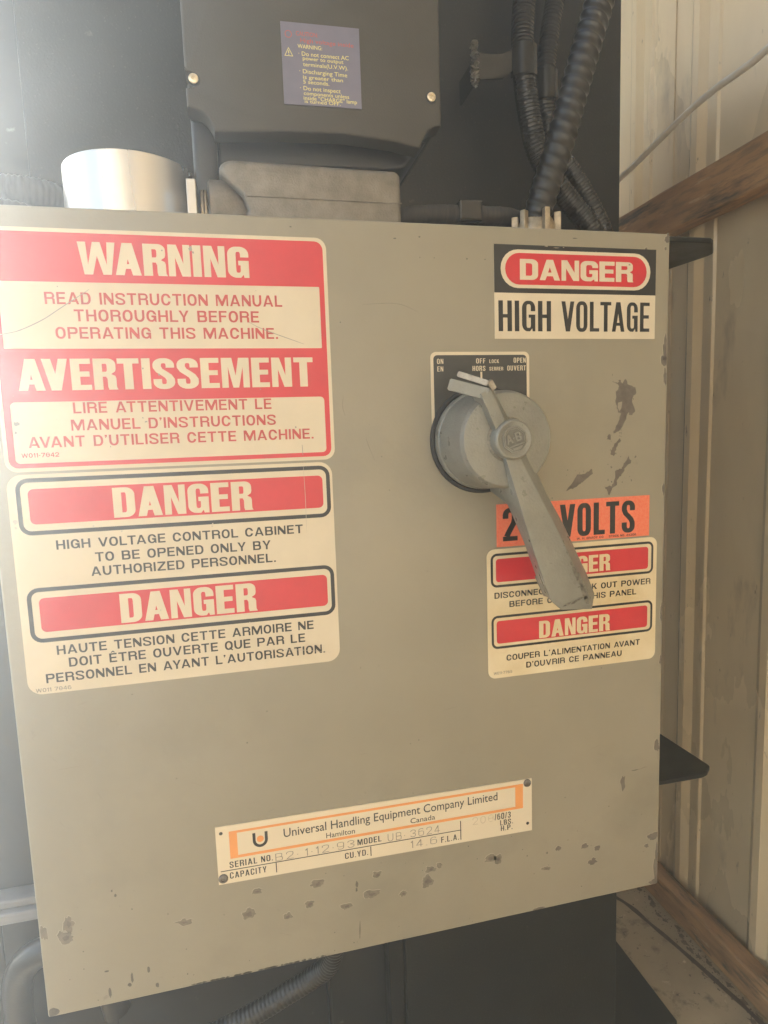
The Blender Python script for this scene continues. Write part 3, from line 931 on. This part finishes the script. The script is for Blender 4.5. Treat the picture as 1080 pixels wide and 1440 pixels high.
# --- small bilingual danger sticker, lower right
w5 = sticker('disconnect_sticker', .4092, .5910, .2532, .3790, .0075, 'yellowed cream sticker reading DANGER and DISCONNECT, under the tip of the handle', M_CREAM2)
for zt in (.3748, .3148):
    pill('black_ring', w5, .4130, .5870, zt - .0325, zt, .0062, M_BLACKP, Y1, .0023)
    pill('red_bar', w5, .4182, .5812, zt - .0275, zt - .0052, .003, M_RED, Y1)
head(w5, [('DANGER', .4619, .5384, .3492, .0166), ('DANGER', .4621, .5385, .2882, .0170)], M_CREAM2)
txt(w5, [('DISCONNECT AND LOCK OUT POWER', 416.4, 584.1, 331.6, 5.8), ('BEFORE OPENING THIS PANEL', 431.5, 568.1, 322.2, 5.8),
         ("COUPER L'ALIMENTATION AVANT", 427.9, 573.0, 269.6, 5.8), ("D'OUVRIR CE PANNEAU", 448.4, 552.4, 260.2, 5.8)], M_TXTB, bold=.016)
txt(w5, [('WE11-7765', 414.6, 433.5, 257.0, 2.6)], M_EMBOSS, bold=0, name='stock_number')

# --- maker's nameplate
npl = cp('nameplate', hull_prism([(.1488, .0945), (.4530, .0905), (.4530, .1455), (.1488, .1495)], -.0011, -.00003), M_PLATE, label='cream metal nameplate with orange frame and stamped serial number, low on the door')
F1, F2 = -.00118, -.00128
fr = flat([[(.1603, .1175), (.4434, .1160), (.4436, .1417), (.1603, .1437)], [(.1672, .1201), (.4353, .1187), (.4353, .1393), (.1672, .1414)]], F1)
cp('orange_frame', fr, M_ORANGE, npl)
txt(npl, [('Universal Handling Equipment Company Limited', 208.2, 416.4, 129.2, 8.2), ('Hamilton', 246.7, 273.6, 121.0, 5.0), ('Canada', 327.4, 352.0, 120.7, 5.0)], M_TXTB, F1, bold=.004, name='company_name', own=True)
txt(npl, [('SERIAL NO.', 159.1, 197.4, 108.9, 5.9), ('MODEL', 275.6, 298.5, 108.2, 5.8), ('CAPACITY', 158.8, 191.2, 98.6, 5.9), ('CU.YD.', 263.3, 285.3, 96.9, 5.9), ('F.L.A.', 357.5, 375.7, 95.2, 6.0),
          ('/60/3', 413.1, 430.2, 108.4, 6.4), ('LBS.', 418.8, 432.5, 101.8, 5.4), ('H.P.', 419.5, 431.9, 95.8, 5.4)], M_BLACKP, F1, style=(.50, .15, .13, .16, .34), name='field_lettering')
b = bmesh.new()
for (x0, z0, x1, z1) in ((151.2, 106.9, 378.2, 104.7), ):
    flat([[(x0 / 1e3, z0 / 1e3 - .0004), (x1 / 1e3, z1 / 1e3 - .0004), (x1 / 1e3, z1 / 1e3 + .0004), (x0 / 1e3, z0 / 1e3 + .0004)]], F1, b)
for (x, z0, z1) in ((200.0, 96.6, 105.9), (288.0, 95.4, 104.9), (377.6, 94.8, 114.3)):
    flat([rr(x / 1e3 - .00045, x / 1e3 + .00045, z0 / 1e3, z1 / 1e3, 0)], F2, b)
cp('rules', b, M_BLACKP, npl)
txt(npl, [('B2\u00b7 1\u00b712\u00b793', 199.6, 272.6, 107.4, 7.4), ('UB\u00b7 3624', 304.7, 356.4, 106.5, 7.6), ('14.6', 326.8, 353.2, 95.6, 7.4)], M_EMBOSS, F2, style=(.62, .075, .07, .30, .30), name='stamped_number')
txt(npl, [('208', 390.0, 411.8, 107.6, 7.6)], M_EMBOSS2, F2, style=(.62, .08, .08, .30, .4), name='stamped_voltage')
lg = [(.1806, .1382), (.1806, .1315)] + arc(.1873, .1309, .0067, .0070, 180, 360, 14) + [(.1940, .1382), (.1914, .1382)] + arc(.1873, .1309, .0041, .0044, 0, -180, 12) + [(.1832, .1382)]
cp('logo_letter', flat([lg], F1), M_BLACKP, npl)
cp('logo_dot', flat([arc(.1873, .1319, .0031, .0031, 0, 350, 24)], F2), M_ORANGE, npl)
for (x, z, r) in ((.4481, .1418, .0040), (.1530, .1000, .0042)):
    cp('rivet', revolve([(r, -.0011), (r, -.0019), (r * .85, -.0026), (r * .5, -.0028), (r * .42, -.0020), (.0003, -.0018)], (x, 0, z), n=24), M_RIVET, npl, smooth=True)
for (x, z) in ((.1535, .1430), (.4483, .0988)):
    cp('rivet_hole', revolve([(.0016, -.00112), (.0013, -.00125), (.0003, -.00122)], (x, 0, z), n=16), M_BLACKP, npl)

# --- rotary disconnect switch
AX, AZ_ = .405, .4815
plate = cp('dial_plate', sheet(.3590, .4535, .4700, .5600, .005, -.0008, -.00003), M_CREAM, label='black dial plate with cream border marked ON OFF LOCK OPEN behind the handle')
cp('dial_face', flat([rr(.3616, .4508, .4728, .5572, .0035)], -.0009), M_DIAL, plate)
txt(plate, [('ON', 364.9, 370.8, 549.6, 4.4), ('EN', 365.0, 370.6, 543.0, 4.4), ('OFF', 401.7, 410.6, 549.8, 4.4), ('HORS', 398.2, 410.5, 543.2, 4.4), ('LOCK', 414.4, 423.6, 550.0, 3.2),
            ('SERRER', 414.3, 427.7, 543.4, 3.2), ('OPEN', 438.0, 450.0, 550.2, 4.4), ('OUVERT', 431.7, 450.0, 543.2, 4.4)], M_CREAM, -.00098, style=(.46, .15, .13, .14, .3))
cp('index_mark', flat([rr(.4056, .4074, .5350, .5424, 0)], -.00098), M_CREAM, plate)

sw = cp('disconnect_switch', revolve([(.0485, -.00095), (.0485, -.0030), (.0478, -.0036), (.0455, -.0038), (.0445, -.0030), (.02, -.0030)], (AX, 0, AZ_), n=96), M_RING, smooth=True,
        label='cast grey rotary disconnect switch with a long lever pointing down to the right')
kn = revolve([(.0446, -.0028), (.0446, -.0100), (.0440, -.0112), (.0432, -.0120), (.0405, -.0530), (.0396, -.0568), (.0380, -.0592), (.0350, -.0600), (.010, -.0605)], (AX, 0, AZ_), n=96)
# cut the knob's outer collar open to the right and below
for v in kn.verts:
    dx, dz = v.co.x - AX, v.co.z - AZ_
    a = math.degrees(math.atan2(dz, dx)) % 360
    if v.co.y > -.0325 and v.co.y < -.003 and (a > 150 and a < 170):
        pass
cp('knob', kn, M_HANDLE, sw, smooth=True, angle=40)
hb = revolve([(.0162, -.0590), (.0162, -.0705), (.0156, -.0722), (.0146, -.0730), (.0138, -.0730), (.0134, -.0727), (.004, -.0727)], (AX, 0, AZ_), n=64)
hub = cp('hub', hb, M_HANDLE, sw, smooth=True, angle=40)
cp('joint_grime', revolve([(.0186, -.06035), (.0162, -.0612)], (AX, 0, AZ_), n=64, cap=False), M_WORN, sw, smooth=True)['kind'] = 'stuff'
# octagon emblem with raised letters
em = bmesh.new()
def octa(r):
    return [(AX + r * math.cos(R(22.5 + 45 * i + 10)), AZ_ + r * math.sin(R(22.5 + 45 * i + 10))) for i in range(8)]
def raised(loops, y0, y1, bm):
    pts = [[Vector((x, z, 0)) for x, z in lp] for lp in loops]
    allp = [p for lp in pts for p in lp]
    vf = [bm.verts.new((p.x, y0, p.y)) for p in allp]
    vb_ = [bm.verts.new((p.x, y1, p.y)) for p in allp]
    for t in tessellate_polygon(pts):
        bm.faces.new([vf[i] for i in t])
    k = 0
    for lp in pts:
        n = len(lp)
        for i in range(n):
            bm.faces.new((vf[k + i], vf[k + (i + 1) % n], vb_[k + (i + 1) % n], vb_[k + i]))
        k += n
    return bm
cp('emblem_ground', flat([octa(.0105)], -.07315), mat('emblem_groove_shade', (.135, .13, .115), .5, var=.2, vscale=300), hub)  # dark ground bakes the emblem's groove shade into the colour
raised([octa(.0110), octa(.0100)], -.0739, -.0725, em)
raised([octa(.0094), octa(.0088)], -.0736, -.0725, em)
def rot(p, c, a):
    x, z = p[0] - c[0], p[1] - c[1]
    return (c[0] + x * math.cos(a) - z * math.sin(a), c[1] + x * math.sin(a) + z * math.cos(a))
TA = R(18)
for ch, x, wd in (('A', -.0074, .0056), ('-', -.0014, .0016), ('B', .0008, .0052)):
    h = .0072
    if ch == 'A':
        loops = [[(0, 0), (.2, 0), (.3, .26), (.7, .26), (.8, 0), (1, 0), (.62, 1), (.38, 1)], [(.37, .42), (.63, .42), (.5, .78)]]
    elif ch == '-':
        loops = [[(0, .40), (1, .40), (1, .56), (0, .56)]]
    else:
        loops = [[(0, 0), (.7, 0), (.95, .12), (.95, .40), (.78, .51), (.92, .62), (.92, .88), (.68, 1), (0, 1)], [(.22, .16), (.66, .16), (.72, .30), (.64, .43), (.22, .43)], [(.22, .58), (.62, .58), (.7, .70), (.6, .84), (.22, .84)]]
    raised([[rot((AX + x + px * wd, AZ_ - .0022 + pz * h), (AX, AZ_), TA) for px, pz in lp] for lp in loops], -.0739, -.0725, em)
raised([[rot((AX + a, AZ_ + c), (AX, AZ_), TA) for a, c in ((-.0052, -.0052), (.0060, -.0052), (.0064, -.0042), (-.0062, -.0042))]], -.0739, -.0725, em)
raised([[rot((AX + a, AZ_ + c), (AX, AZ_), TA) for a, c in ((-.0026, -.0082), (.0036, -.0082), (.0054, -.0064), (-.0042, -.0064))]], -.0739, -.0725, em)
cp('emblem', em, M_HANDLE, hub)

LD = Vector((.366, 0, -.931)).normalized()      # along the lever, towards its tip
LV = Vector((.931, 0, .366)).normalized()       # across the lever, to the right
C0 = Vector((AX, 0, AZ_))
def section(t, l0, l1, r0, r1, yb, yf, yr, tl=0.0, tr=0.0):
    """left foot, left shoulder, right shoulder, right foot and the underside"""
    P = lambda dt, v, y: C0 + LD * (t + dt) + LV * v + Vector((0, y, 0))
    return [P(tl, l0, yb), P(tl, l1, yf), P(tr, r0, yf), P(tr * .6, r1, yr), P(tr * .6, r1 - .002, yr + .004), P(tl, l0 + .003, yb + .0005)]
def loft(secs, bev=0.0008):
    b = bmesh.new()
    rings = [[b.verts.new(p) for p in s_] for s_ in secs]
    n = len(secs[0])
    for a, c in zip(rings, rings[1:]):
        for k in range(n):
            b.faces.new((a[k], a[(k + 1) % n], c[(k + 1) % n], c[k]))
    b.faces.new(rings[0]); b.faces.new(rings[-1][::-1])
    bmesh.ops.recalc_face_normals(b, faces=b.faces)
    if bev:
        es = [e for e in b.edges if len(e.link_faces) == 2 and e.calc_face_angle(0) > R(25)]
        bmesh.ops.bevel(b, geom=es, offset=bev, segments=2, profile=.5, affect='EDGES')
    return b
lev = loft([section(.012, -.0100, -.0110, .0005, .0105, -.050, -.0680, -.0590),
            section(.030, -.0140, -.0124, .0022, .0135, -.020, -.0685, -.0575),
            section(.043, -.0155, -.0134, .0038, .0158, -.018, -.0685, -.0565),
            section(.056, -.0125, -.0143, .0055, .0180, -.038, -.0685, -.0530),
            section(.090, -.0132, -.0168, .0095, .0235, -.044, -.0680, -.0520),
            section(.128, -.0145, -.0185, .0120, .0268, -.045, -.0680, -.0515),
            section(.140, -.0140, -.0185, .0142, .0280, -.045, -.0680, -.0515),
            section(.150, -.0092, -.0125, .0140, .0265, -.046, -.0670, -.0555, .002, .015)], .0006)
lever = cp('lever', lev, M_HANDLE, sw, smooth=True, angle=22, label='tapered grey lever with chipped paint at its tip')
# upper arm of the lever above the hub
arm = loft([section(-.010, -.0105, -.0100, -.0010, .0075, -.059, -.0695, -.0605),
            section(-.030, -.0112, -.0108, -.0014, .0050, -.052, -.0692, -.0600),
            section(-.0445, -.0118, -.0115, -.0018, .0030, -.050, -.0685, -.0600)], .0006)
cp('upper_arm', arm, M_HANDLE, sw, smooth=True, angle=22)
def bar3(p, q, wa, wb, bev=.0006, upv=Vector((0, 0, 1))):
    """square bar from p to q; wa = half height, wb = half depth"""
    d = (q - p).normalized()
    s_ = d.cross(upv).normalized()
    u = s_.cross(d).normalized()
    b = bmesh.new()
    vs = [b.verts.new(o_ + u * (wa * i) + s_ * (wb * j)) for o_ in (p, q) for i, j in ((-1, -1), (1, -1), (1, 1), (-1, 1))]
    for f in ((0, 1, 2, 3), (7, 6, 5, 4), (0, 4, 5, 1), (1, 5, 6, 2), (2, 6, 7, 3), (3, 7, 4, 0)):
        b.faces.new([vs[i] for i in f])
    bmesh.ops.recalc_face_normals(b, faces=b.faces)
    if bev:
        bmesh.ops.bevel(b, geom=b.edges[:], offset=bev, segments=2, affect='EDGES')
    return b
cp('lock_flange', bar3(Vector((.3860, -.0655, .5180)), Vector((.3580, -.052, .5275)), .0046, .0040), M_HANDLE, sw)
cp('lock_hasp', bar3(Vector((.3860, -.0660, .5265)), Vector((.3650, -.054, .5355)), .0022, .0032), M_HASP, sw)
cp('hasp_corner', bar3(Vector((.3862, -.0668, .5285)), Vector((.3905, -.0655, .5220)), .0024, .0024, upv=Vector((1, 0, 0))), M_HASP, sw)
# lug under the lever's tip and chipped paint
P = C0 + LD * .138 + LV * -.013
cp('tip_lug', loft([[P + Vector((a, c, e)) for a, c, e in ((-.001, -.030, .010), (.006, -.046, .012), (.012, -.044, .004), (.004, -.026, .004))],
                    [P + Vector((a, c, e)) for a, c, e in ((.006, -.034, -.009), (.012, -.047, -.008), (.016, -.045, -.009), (.010, -.028, -.010))]], .0008), M_HASP, sw)
wc = bmesh.new()
def chip_on_lever(t0, v0, rt, rv, seed, n=14):
    # lies on the front face: depth follows the lever's slope
    pts = []
    for i in range(n):
        a = 2 * math.pi * i / n
        k = 1 + .6 * pnoise(Vector((math.cos(a) * 2 + seed, math.sin(a) * 2, seed)))
        t, v = t0 + rt * math.cos(a) * k, v0 + rv * math.sin(a) * k
        yf = -.0682
        p = C0 + LD * t + LV * v
        pts.append(wc.verts.new((p.x, yf - .00012, p.z)))
    wc.faces.new(pts)
for i, (t, v, a, c) in enumerate([(.108, .0100, .0016, .0006), (.117, .0104, .004, .0010), (.126, .0107, .006, .0015), (.136, .0122, .007, .0021), (.1465, .0125, .007, .0024), (.154, .0118, .004, .0018), (.1505, .0035, .0010, .0060), (.1495, -.006, .0007, .004), (.126, .0060, .0009, .0008), (.128, .0055, .0006, .0005), (.118, .007, .0004, .0004), (.062, .0045, .0008, .0006), (.064, .0042, .0005, .0004), (.136, .007, .0007, .0006), (.140, .009, .0008, .0012)]):
    chip_on_lever(t, v, a, c, i * 3.1)
cp('chipped_paint', wc, M_WORN, sw)['kind'] = 'stuff'

# ------------------------------------------------------------------ drive housing above the cabinet
dr = empty('drive_housing', (.28, .12, .70))
tag(dr, 'dark grey plastic drive housing with a silver warning label above the cabinet', 'drive unit')
def dp(name, bm, m_, par=None, **k):
    o = obj(name, bm, m_, par or dr, **k)
    if par is None: off(o, dr)
    return o
outline = [(.1645, 1.40), (.1645, .8005), (.1665, .7995)] + arc(.1665, .7935, .0064, .0064, 90, -90, 10) + [(.1645, .7868), (.1645, .7715)] + arc(.1655, .7500, .0205, .0215, 88, 8, 8)
outline += [(.1880, .7530), (.245, .7575), (.30, .7590), (.345, .7560), (.3700, .7515), (.3735, .7590), (.3790, .7680), (.3850, .7715), (.3915, .7725), (.3915, 1.40)]
dp('face_cover', hull_prism(outline, .05, .0705, .0022), M_PLASTIC, smooth=True, angle=50)
dp('cover_side', box(.1652, .3910, .0710, .221, .7735, 1.40, .002), M_PLASTIC)
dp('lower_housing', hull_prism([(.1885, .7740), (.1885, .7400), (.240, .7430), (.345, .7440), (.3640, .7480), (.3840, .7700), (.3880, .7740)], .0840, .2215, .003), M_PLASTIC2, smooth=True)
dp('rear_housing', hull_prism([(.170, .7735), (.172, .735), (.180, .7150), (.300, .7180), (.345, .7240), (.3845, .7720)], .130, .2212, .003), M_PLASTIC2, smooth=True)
lg_ = revolve([(.0205, .0), (.0215, .02), (.021, .06)], (0, 0, 0), 'Z', 24)
lg_.free()
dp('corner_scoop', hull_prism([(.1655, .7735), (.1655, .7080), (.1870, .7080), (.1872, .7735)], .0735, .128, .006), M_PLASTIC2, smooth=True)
for (x, z) in ((.1712, .7935), (.3818, .7960)):
    s0 = dp('cover_screw', revolve([(.0040, .0490), (.0040, .0478), (.0030, .0472), (.0016, .0472), (.0013, .0480), (.0002, .0480)], (x, 0, z), n=20), M_SCREW, smooth=True)
    dp('screw_recess', revolve([(.0056, .04985), (.0050, .0496), (.0042, .0497)], (x, 0, z), n=20), M_PLASTIC2)
ds = dp('warning_label', hull_prism([(.2468, .8465), (.3160, .8475), (.3160, .7808), (.2468, .7797)], .0488, .0499), M_STK)
ds['label'] = 'silver-violet label with yellow WARNING text on the drive housing'
YD = .04872
SL = (.8475 - .8465) / .0692
def drow(rows, m_, name, bold=.004):
    b = bmesh.new()
    for s_, a, c, z, h in rows:
        words(s_, a / 1e3, c / 1e3, z / 1e3, h / 1e3, YD, bold, b)
    return cp(name, b, m_, ds)
# rows measured on the label's own plane
def px2(x, y):      # label millimetres: x 0..69 from its left edge, y 0..67 from its top edge
    return .2468 + x / 1e3, .8465 - y / 1e3
rows = [('WARNING:', 14.0, 35.5, 21.5, 3.6), ('\u00b7 Do not connect AC', 14.5, 59, 27.5, 3.8), ('power to output', 18.0, 54.0, 31.0, 3.4), ('terminals(U.V.W).', 18.0, 58.0, 36.0, 3.6),
        ('\u00b7 Discharging Time', 14.5, 57.0, 42.0, 3.8), ('is greater than', 17.5, 53.0, 46.5, 3.4), ('5 seconds.', 17.5, 40.5, 50.5, 3.6),
        ('\u00b7 Do not inspect', 14.5, 50.5, 56.0, 3.8), ('components unless', 17.5, 58.0, 60.0, 3.4), ('inside "CHARGE" lamp', 17.2, 65.0, 64.0, 3.6), ('is turned OFF.', 18.0, 50.0, 66.6, 3.2)]
rows = [(s_, 246.8 + a, 246.8 + c, 846.5 - z * .985 + 1.0, h * .88) for s_, a, c, z, h in rows]
drow(rows, M_YEL, 'label_lettering')
drow([('CAUTION:', 259.8, 279.0, 836.4, 3.4), ('High voltage inside', 263.5, 310.5, 831.2, 3.4)], M_REDS, 'caution_lettering', 0)
b = flat([[(.2490, .8190), (.2566, .8190), (.2528, .8262)], [(.24985, .8195), (.25575, .8195), (.2528, .8252)]], YD)
flat([rr(.25245, .25315, .8212, .8236, 0)], YD, b); flat([rr(.25245, .25315, .8199, .8206, 0)], YD, b)
cp('warning_triangle', b, M_YEL, ds)
cp('caution_mark', flat([arc(.2532, .8368, .0030, .0030, 0, 345, 20), arc(.2532, .8368, .0025, .0025, 0, 345, 20)], YD), M_REDS, ds)

# ------------------------------------------------------------------ cast conduit body and pipe fittings on the cabinet's top
cond = empty('conduit_fitting', (.26, .09, .664))
tag(cond, 'rough cast aluminium conduit body on top of the cabinet under the drive housing', 'conduit fitting')
def qp(name, bm, m_, root, **k):
    return off(obj(name, bm, m_, root, **k), root)
def soft(x0, x1, y0, y1, z0, z1, bev, seg=5):
    return box(x0, x1, y0, y1, z0, z1, bev, seg)
bb = hull_prism([(.1985, .6700), (.3510, .6700), (.3510, .7180)] + arc(.3440, .7240, .0070, .0070, 0, 90, 5) + [(.30, .7312), (.25, .7318)] + arc(.2000, .7235, .0125, .0085, 95, 200, 6) + [(.1950, .7120), (.2060, .7020), (.2100, .6900)], .0500, .1140, .005)
qp('casting', bb, M_CAST, cond, smooth=True, angle=45)
qp('hub_stub', revolve([(.0255, .1770), (.0275, .1785), (.0275, .1950), (.0235, .2010), (.0200, .2130)], (0, .078, .6950), 'X', 40), M_CAST, cond, smooth=True, angle=45)
qp('parting_line', hull_prism([(.2105, .7014), (.3508, .7014), (.3508, .7022), (.2098, .7022)], .0490, .0505), M_CAST, cond)
qp('outlet_boss', revolve([(.0205, .6642), (.0205, .6790), (.0195, .6830), (.006, .6840)], (.326, .064, 0), 'Z', 40), M_CAST, cond, smooth=True)
qp('lock_ring', revolve([(.0205, .1700), (.0235, .1706), (.0235, .1724), (.0205, .1730), (.0235, .1736), (.0235, .1752), (.0205, .1768)], (0, .078, .6900), 'X', 40), M_BRASS, cond, smooth=True)
qp('flange_plate', box(.1592, .1672, .0500, .1060, .6642, .7139, .0008), M_ALU, cond)

pipe = revolve([(.0575, .6640), (.0575, .7340), (.0570, .7346), (.0548, .7346), (.0542, .7340), (.0542, .7200), (.004, .7190)], (.1075, .1080, 0), 'Z', 96)
o = obj('pipe_collar', pipe, M_ALU, smooth=True)
tag(o, 'short wide bright aluminium pipe collar standing on the left of the cabinet top', 'pipe')

# corrugated hoses at the left
def ribbed(freq, amp):
    return lambda d, a: 1 + amp * (abs(math.sin(d * freq)) - .5)
o = obj('corrugated_hose', tube([(-.135, .30, .700), (-.115, .22, .7180), (-.06, .155, .7260), (0.0, .1400, .7268), (.045, .1600, .7235), (.10, .2000, .705)], .0150, .0012, 16, ribbed(700, .10)), M_HOSEG, smooth=True, angle=80)
tag(o, 'upper of two grey corrugated hoses crossing behind the pipe collar at the left', 'hose', 'corrugated hoses at the upper left')
o = obj('corrugated_hose', tube([(-.140, .28, .670), (-.115, .20, .6890), (-.06, .135, .6955), (0.0, .1180, .6965), (.03, .150, .690), (.05, .2000, .685)], .0155, .0012, 16, ribbed(700, .10)), M_HOSEG, smooth=True, angle=80)
tag(o, 'lower of two grey corrugated hoses resting just above the cabinet top at the left', 'hose', 'corrugated hoses at the upper left')

# split loom running to the right behind the cabinet's top edge
rd = random.Random(3)
nz = [rd.uniform(-.5, .5) for _ in range(4000)]
loom = tube([(.345, .12, .700), (.365, .100, .7060), (.391, .100, .7105), (.429, .100, .7120), (.469, .100, .7125), (.488, .102, .7110), (.505, .108, .7060), (.52, .12, .694), (.53, .14, .67)], .0092, .0014, 16,
            lambda d, a: 1 + .05 * nz[int(d / .0014) % 4000])
lo = obj('cable_loom', loom, M_BRAID, smooth=True, angle=60)
tag(lo, 'dusty black split loom running along the cabinet top towards the big conduit', 'cable')
o = obj('cable_clip', box(.4225, .4475, .0885, .1115, .7035, .7235, .002), M_STRAP)
tag(o, 'black square clip around the dusty loom above the cabinet top', 'clip')

# connector and the three flexible conduits
cn = empty('conduit_connector', (.498, .072, .664))
tag(cn, 'pale zinc conduit connector on the cabinet top under the thick conduit', 'conduit fitting')
qp('connector_body', revolve([(.0190, .6640), (.0190, .6930), (.0165, .6990), (.0150, .7010), (.0150, .6900), (.004, .6880)], (.498, .072, 0), 'Z', 32), M_BRASS, cn, smooth=True)
for k, a in enumerate((-90, -150, -30, 30, 90, 150)):
    ca, sa = math.cos(R(a)), math.sin(R(a))
    b = box(.0175, .0245, -.0028, .0028, .6642, .7055, .0008)
    for v in b.verts:
        x, y = v.co.x, v.co.y
        v.co.x, v.co.y = .498 + x * ca - y * sa, .072 + x * sa + y * ca
    qp('connector_lug', b, M_BRASS, cn)
def helical(pitch, amp):
    def f(d, a):
        return 1 + amp * (.5 + .5 * math.sin(2 * math.pi * d / pitch + a)) ** 2 - amp * .4
    return f
big = tube([(.496, .072, .690), (.500, .068, .7120), (.518, .060, .771), (.5335, .060, .820), (.547, .060, .862), (.561, .060, .905), (.577, .060, .960), (.60, .07, 1.06)], .0140, .0010, 28, helical(.0108, .10))
o = obj('flexible_conduit', big, M_FLEX2, smooth=True, angle=80)
tag(o, 'thickest black conduit with coarse spiral ribs rising out of the pale connector', 'conduit', 'black flexible conduits')
GR = lambda d, a: 1 - (.075 if (d / .0040) % 1 < .3 else 0)
A_ = tube([(.56, .17, 1.09), (.545, .17, 1.03), (.535, .17, .972), (.531, .168, .927), (.532, .166, .889), (.539, .168, .848), (.549, .17, .814), (.567, .172, .787), (.598, .172, .753), (.619, .17, .729), (.638, .17, .697), (.65, .17, .66)], .0130, .0006, 18, GR)
o = obj('flexible_conduit', A_, M_FLEX, smooth=True, angle=20)
tag(o, 'left black finely ribbed conduit held by the strap with a long flat arm', 'conduit', 'black flexible conduits')
B_ = tube([(.605, .185, 1.09), (.59, .185, 1.03), (.580, .185, .982), (.572, .185, .937), (.568, .185, .894), (.572, .188, .858), (.585, .19, .826), (.612, .19, .792), (.636, .19, .756), (.650, .19, .730), (.661, .19, .697), (.67, .19, .66)], .0112, .0006, 18, GR)
o = obj('flexible_conduit', B_, M_FLEX, smooth=True, angle=20)
tag(o, 'right black finely ribbed conduit held by the small strap, partly behind the thick one', 'conduit', 'black flexible conduits')

st = empty('conduit_strap', (.47, .2, .895))
tag(st, 'black steel strap whose flat arm is welded to the machine and loops the left conduit', 'strap', 'straps holding the flexible conduits')
def strap_loop(cx, cy, r, z0, z1, a0, a1, th=.0016, n=24):
    b = bmesh.new()
    rings = []
    for i in range(n + 1):
        a = R(a0 + (a1 - a0) * i / n)
        rings.append([b.verts.new((cx + rr_ * math.cos(a), cy + rr_ * math.sin(a), z)) for rr_, z in ((r, z0), (r + th, z0), (r + th, z1), (r, z1))])
    for a, c in zip(rings, rings[1:]):
        for k in range(4):
            b.faces.new((a[k], a[(k + 1) % 4], c[(k + 1) % 4], c[k]))
    b.faces.new(rings[0]); b.faces.new(rings[-1][::-1])
    return b
qp('strap_loop', strap_loop(.5315, .167, .0142, .8860, .9180, -180, 90), M_STRAP, st, smooth=True, angle=60)
qp('strap_arm', hull_prism([(.476, .8800), (.505, .8835), (.5178, .8930), (.5178, .9165), (.505, .9080), (.476, .9070)], .1640, .1662), M_STRAP, st)
qp('standoff', box(.474, .4765, .1640, .2212, .8800, .9070, .0006), M_STRAP, st)
wl = bmesh.new()
for i in range(14):
    b = bmesh.new()
    bmesh.ops.create_icosphere(b, subdivisions=2, radius=random.uniform(.002, .0045))
    for v in b.verts:
        v.co += Vector((.4715 + random.uniform(-.002, .002), .165 + random.uniform(-.002, .003), .8750 + i * .0032)) + Vector((pnoise(v.co * 700), 0, pnoise(v.co * 800))) * .0012
    merge(wl, b)
qp('weld_bead', wl, M_WORN, st, smooth=True)
st2 = empty('conduit_strap', (.57, .2, .89))
tag(st2, 'small black steel strap around the right conduit just behind the thick one', 'strap', 'straps holding the flexible conduits')
qp('strap_loop', strap_loop(.569, .185, .0122, .8740, .9050, -180, 90), M_STRAP, st2, smooth=True, angle=60)
qp('strap_tab', box(.5675, .5700, .1995, .2212, .8740, .9050, .0005), M_STRAP, st2)

# conduit under the cabinet
o = obj('lower_conduit', tube([(.0, .18, -.262), (.08, .178, -.240), (.160, .174, -.214), (.205, .170, -.192), (.240, .165, -.172), (.262, .150, -.140), (.27, .12, -.05), (.27, .10, .004)], .0120, .0010, 22,
        lambda d, a: 1 + .07 * (abs(math.sin(d * 560)) - .5)), M_FLEX2, smooth=True, angle=80)
tag(o, 'black ribbed conduit leaving the cabinet bottom and sweeping down to the left', 'conduit')

# ------------------------------------------------------------------ haze volume added in place of lens glare
hb_ = box(-5.2, 3.3, -5.0, 3.9, -1.7, 3.0)
hm = bpy.data.materials.new('glare_haze')
hm.use_nodes = True
t = hm.node_tree
t.nodes.remove(t.nodes['Principled BSDF'])
pv = t.nodes.new('ShaderNodeVolumePrincipled')
pv.inputs['Color'].default_value = (.80, .90, 1.0, 1)
pv.inputs['Density'].default_value = HAZE
pv.inputs['Anisotropy'].default_value = GASY
t.links.new(pv.outputs[0], t.nodes['Material Output'].inputs['Volume'])
tag(obj('haze', hb_, hm), 'thin sunlit haze added to stand in for lens glare on the left', kind='stuff')
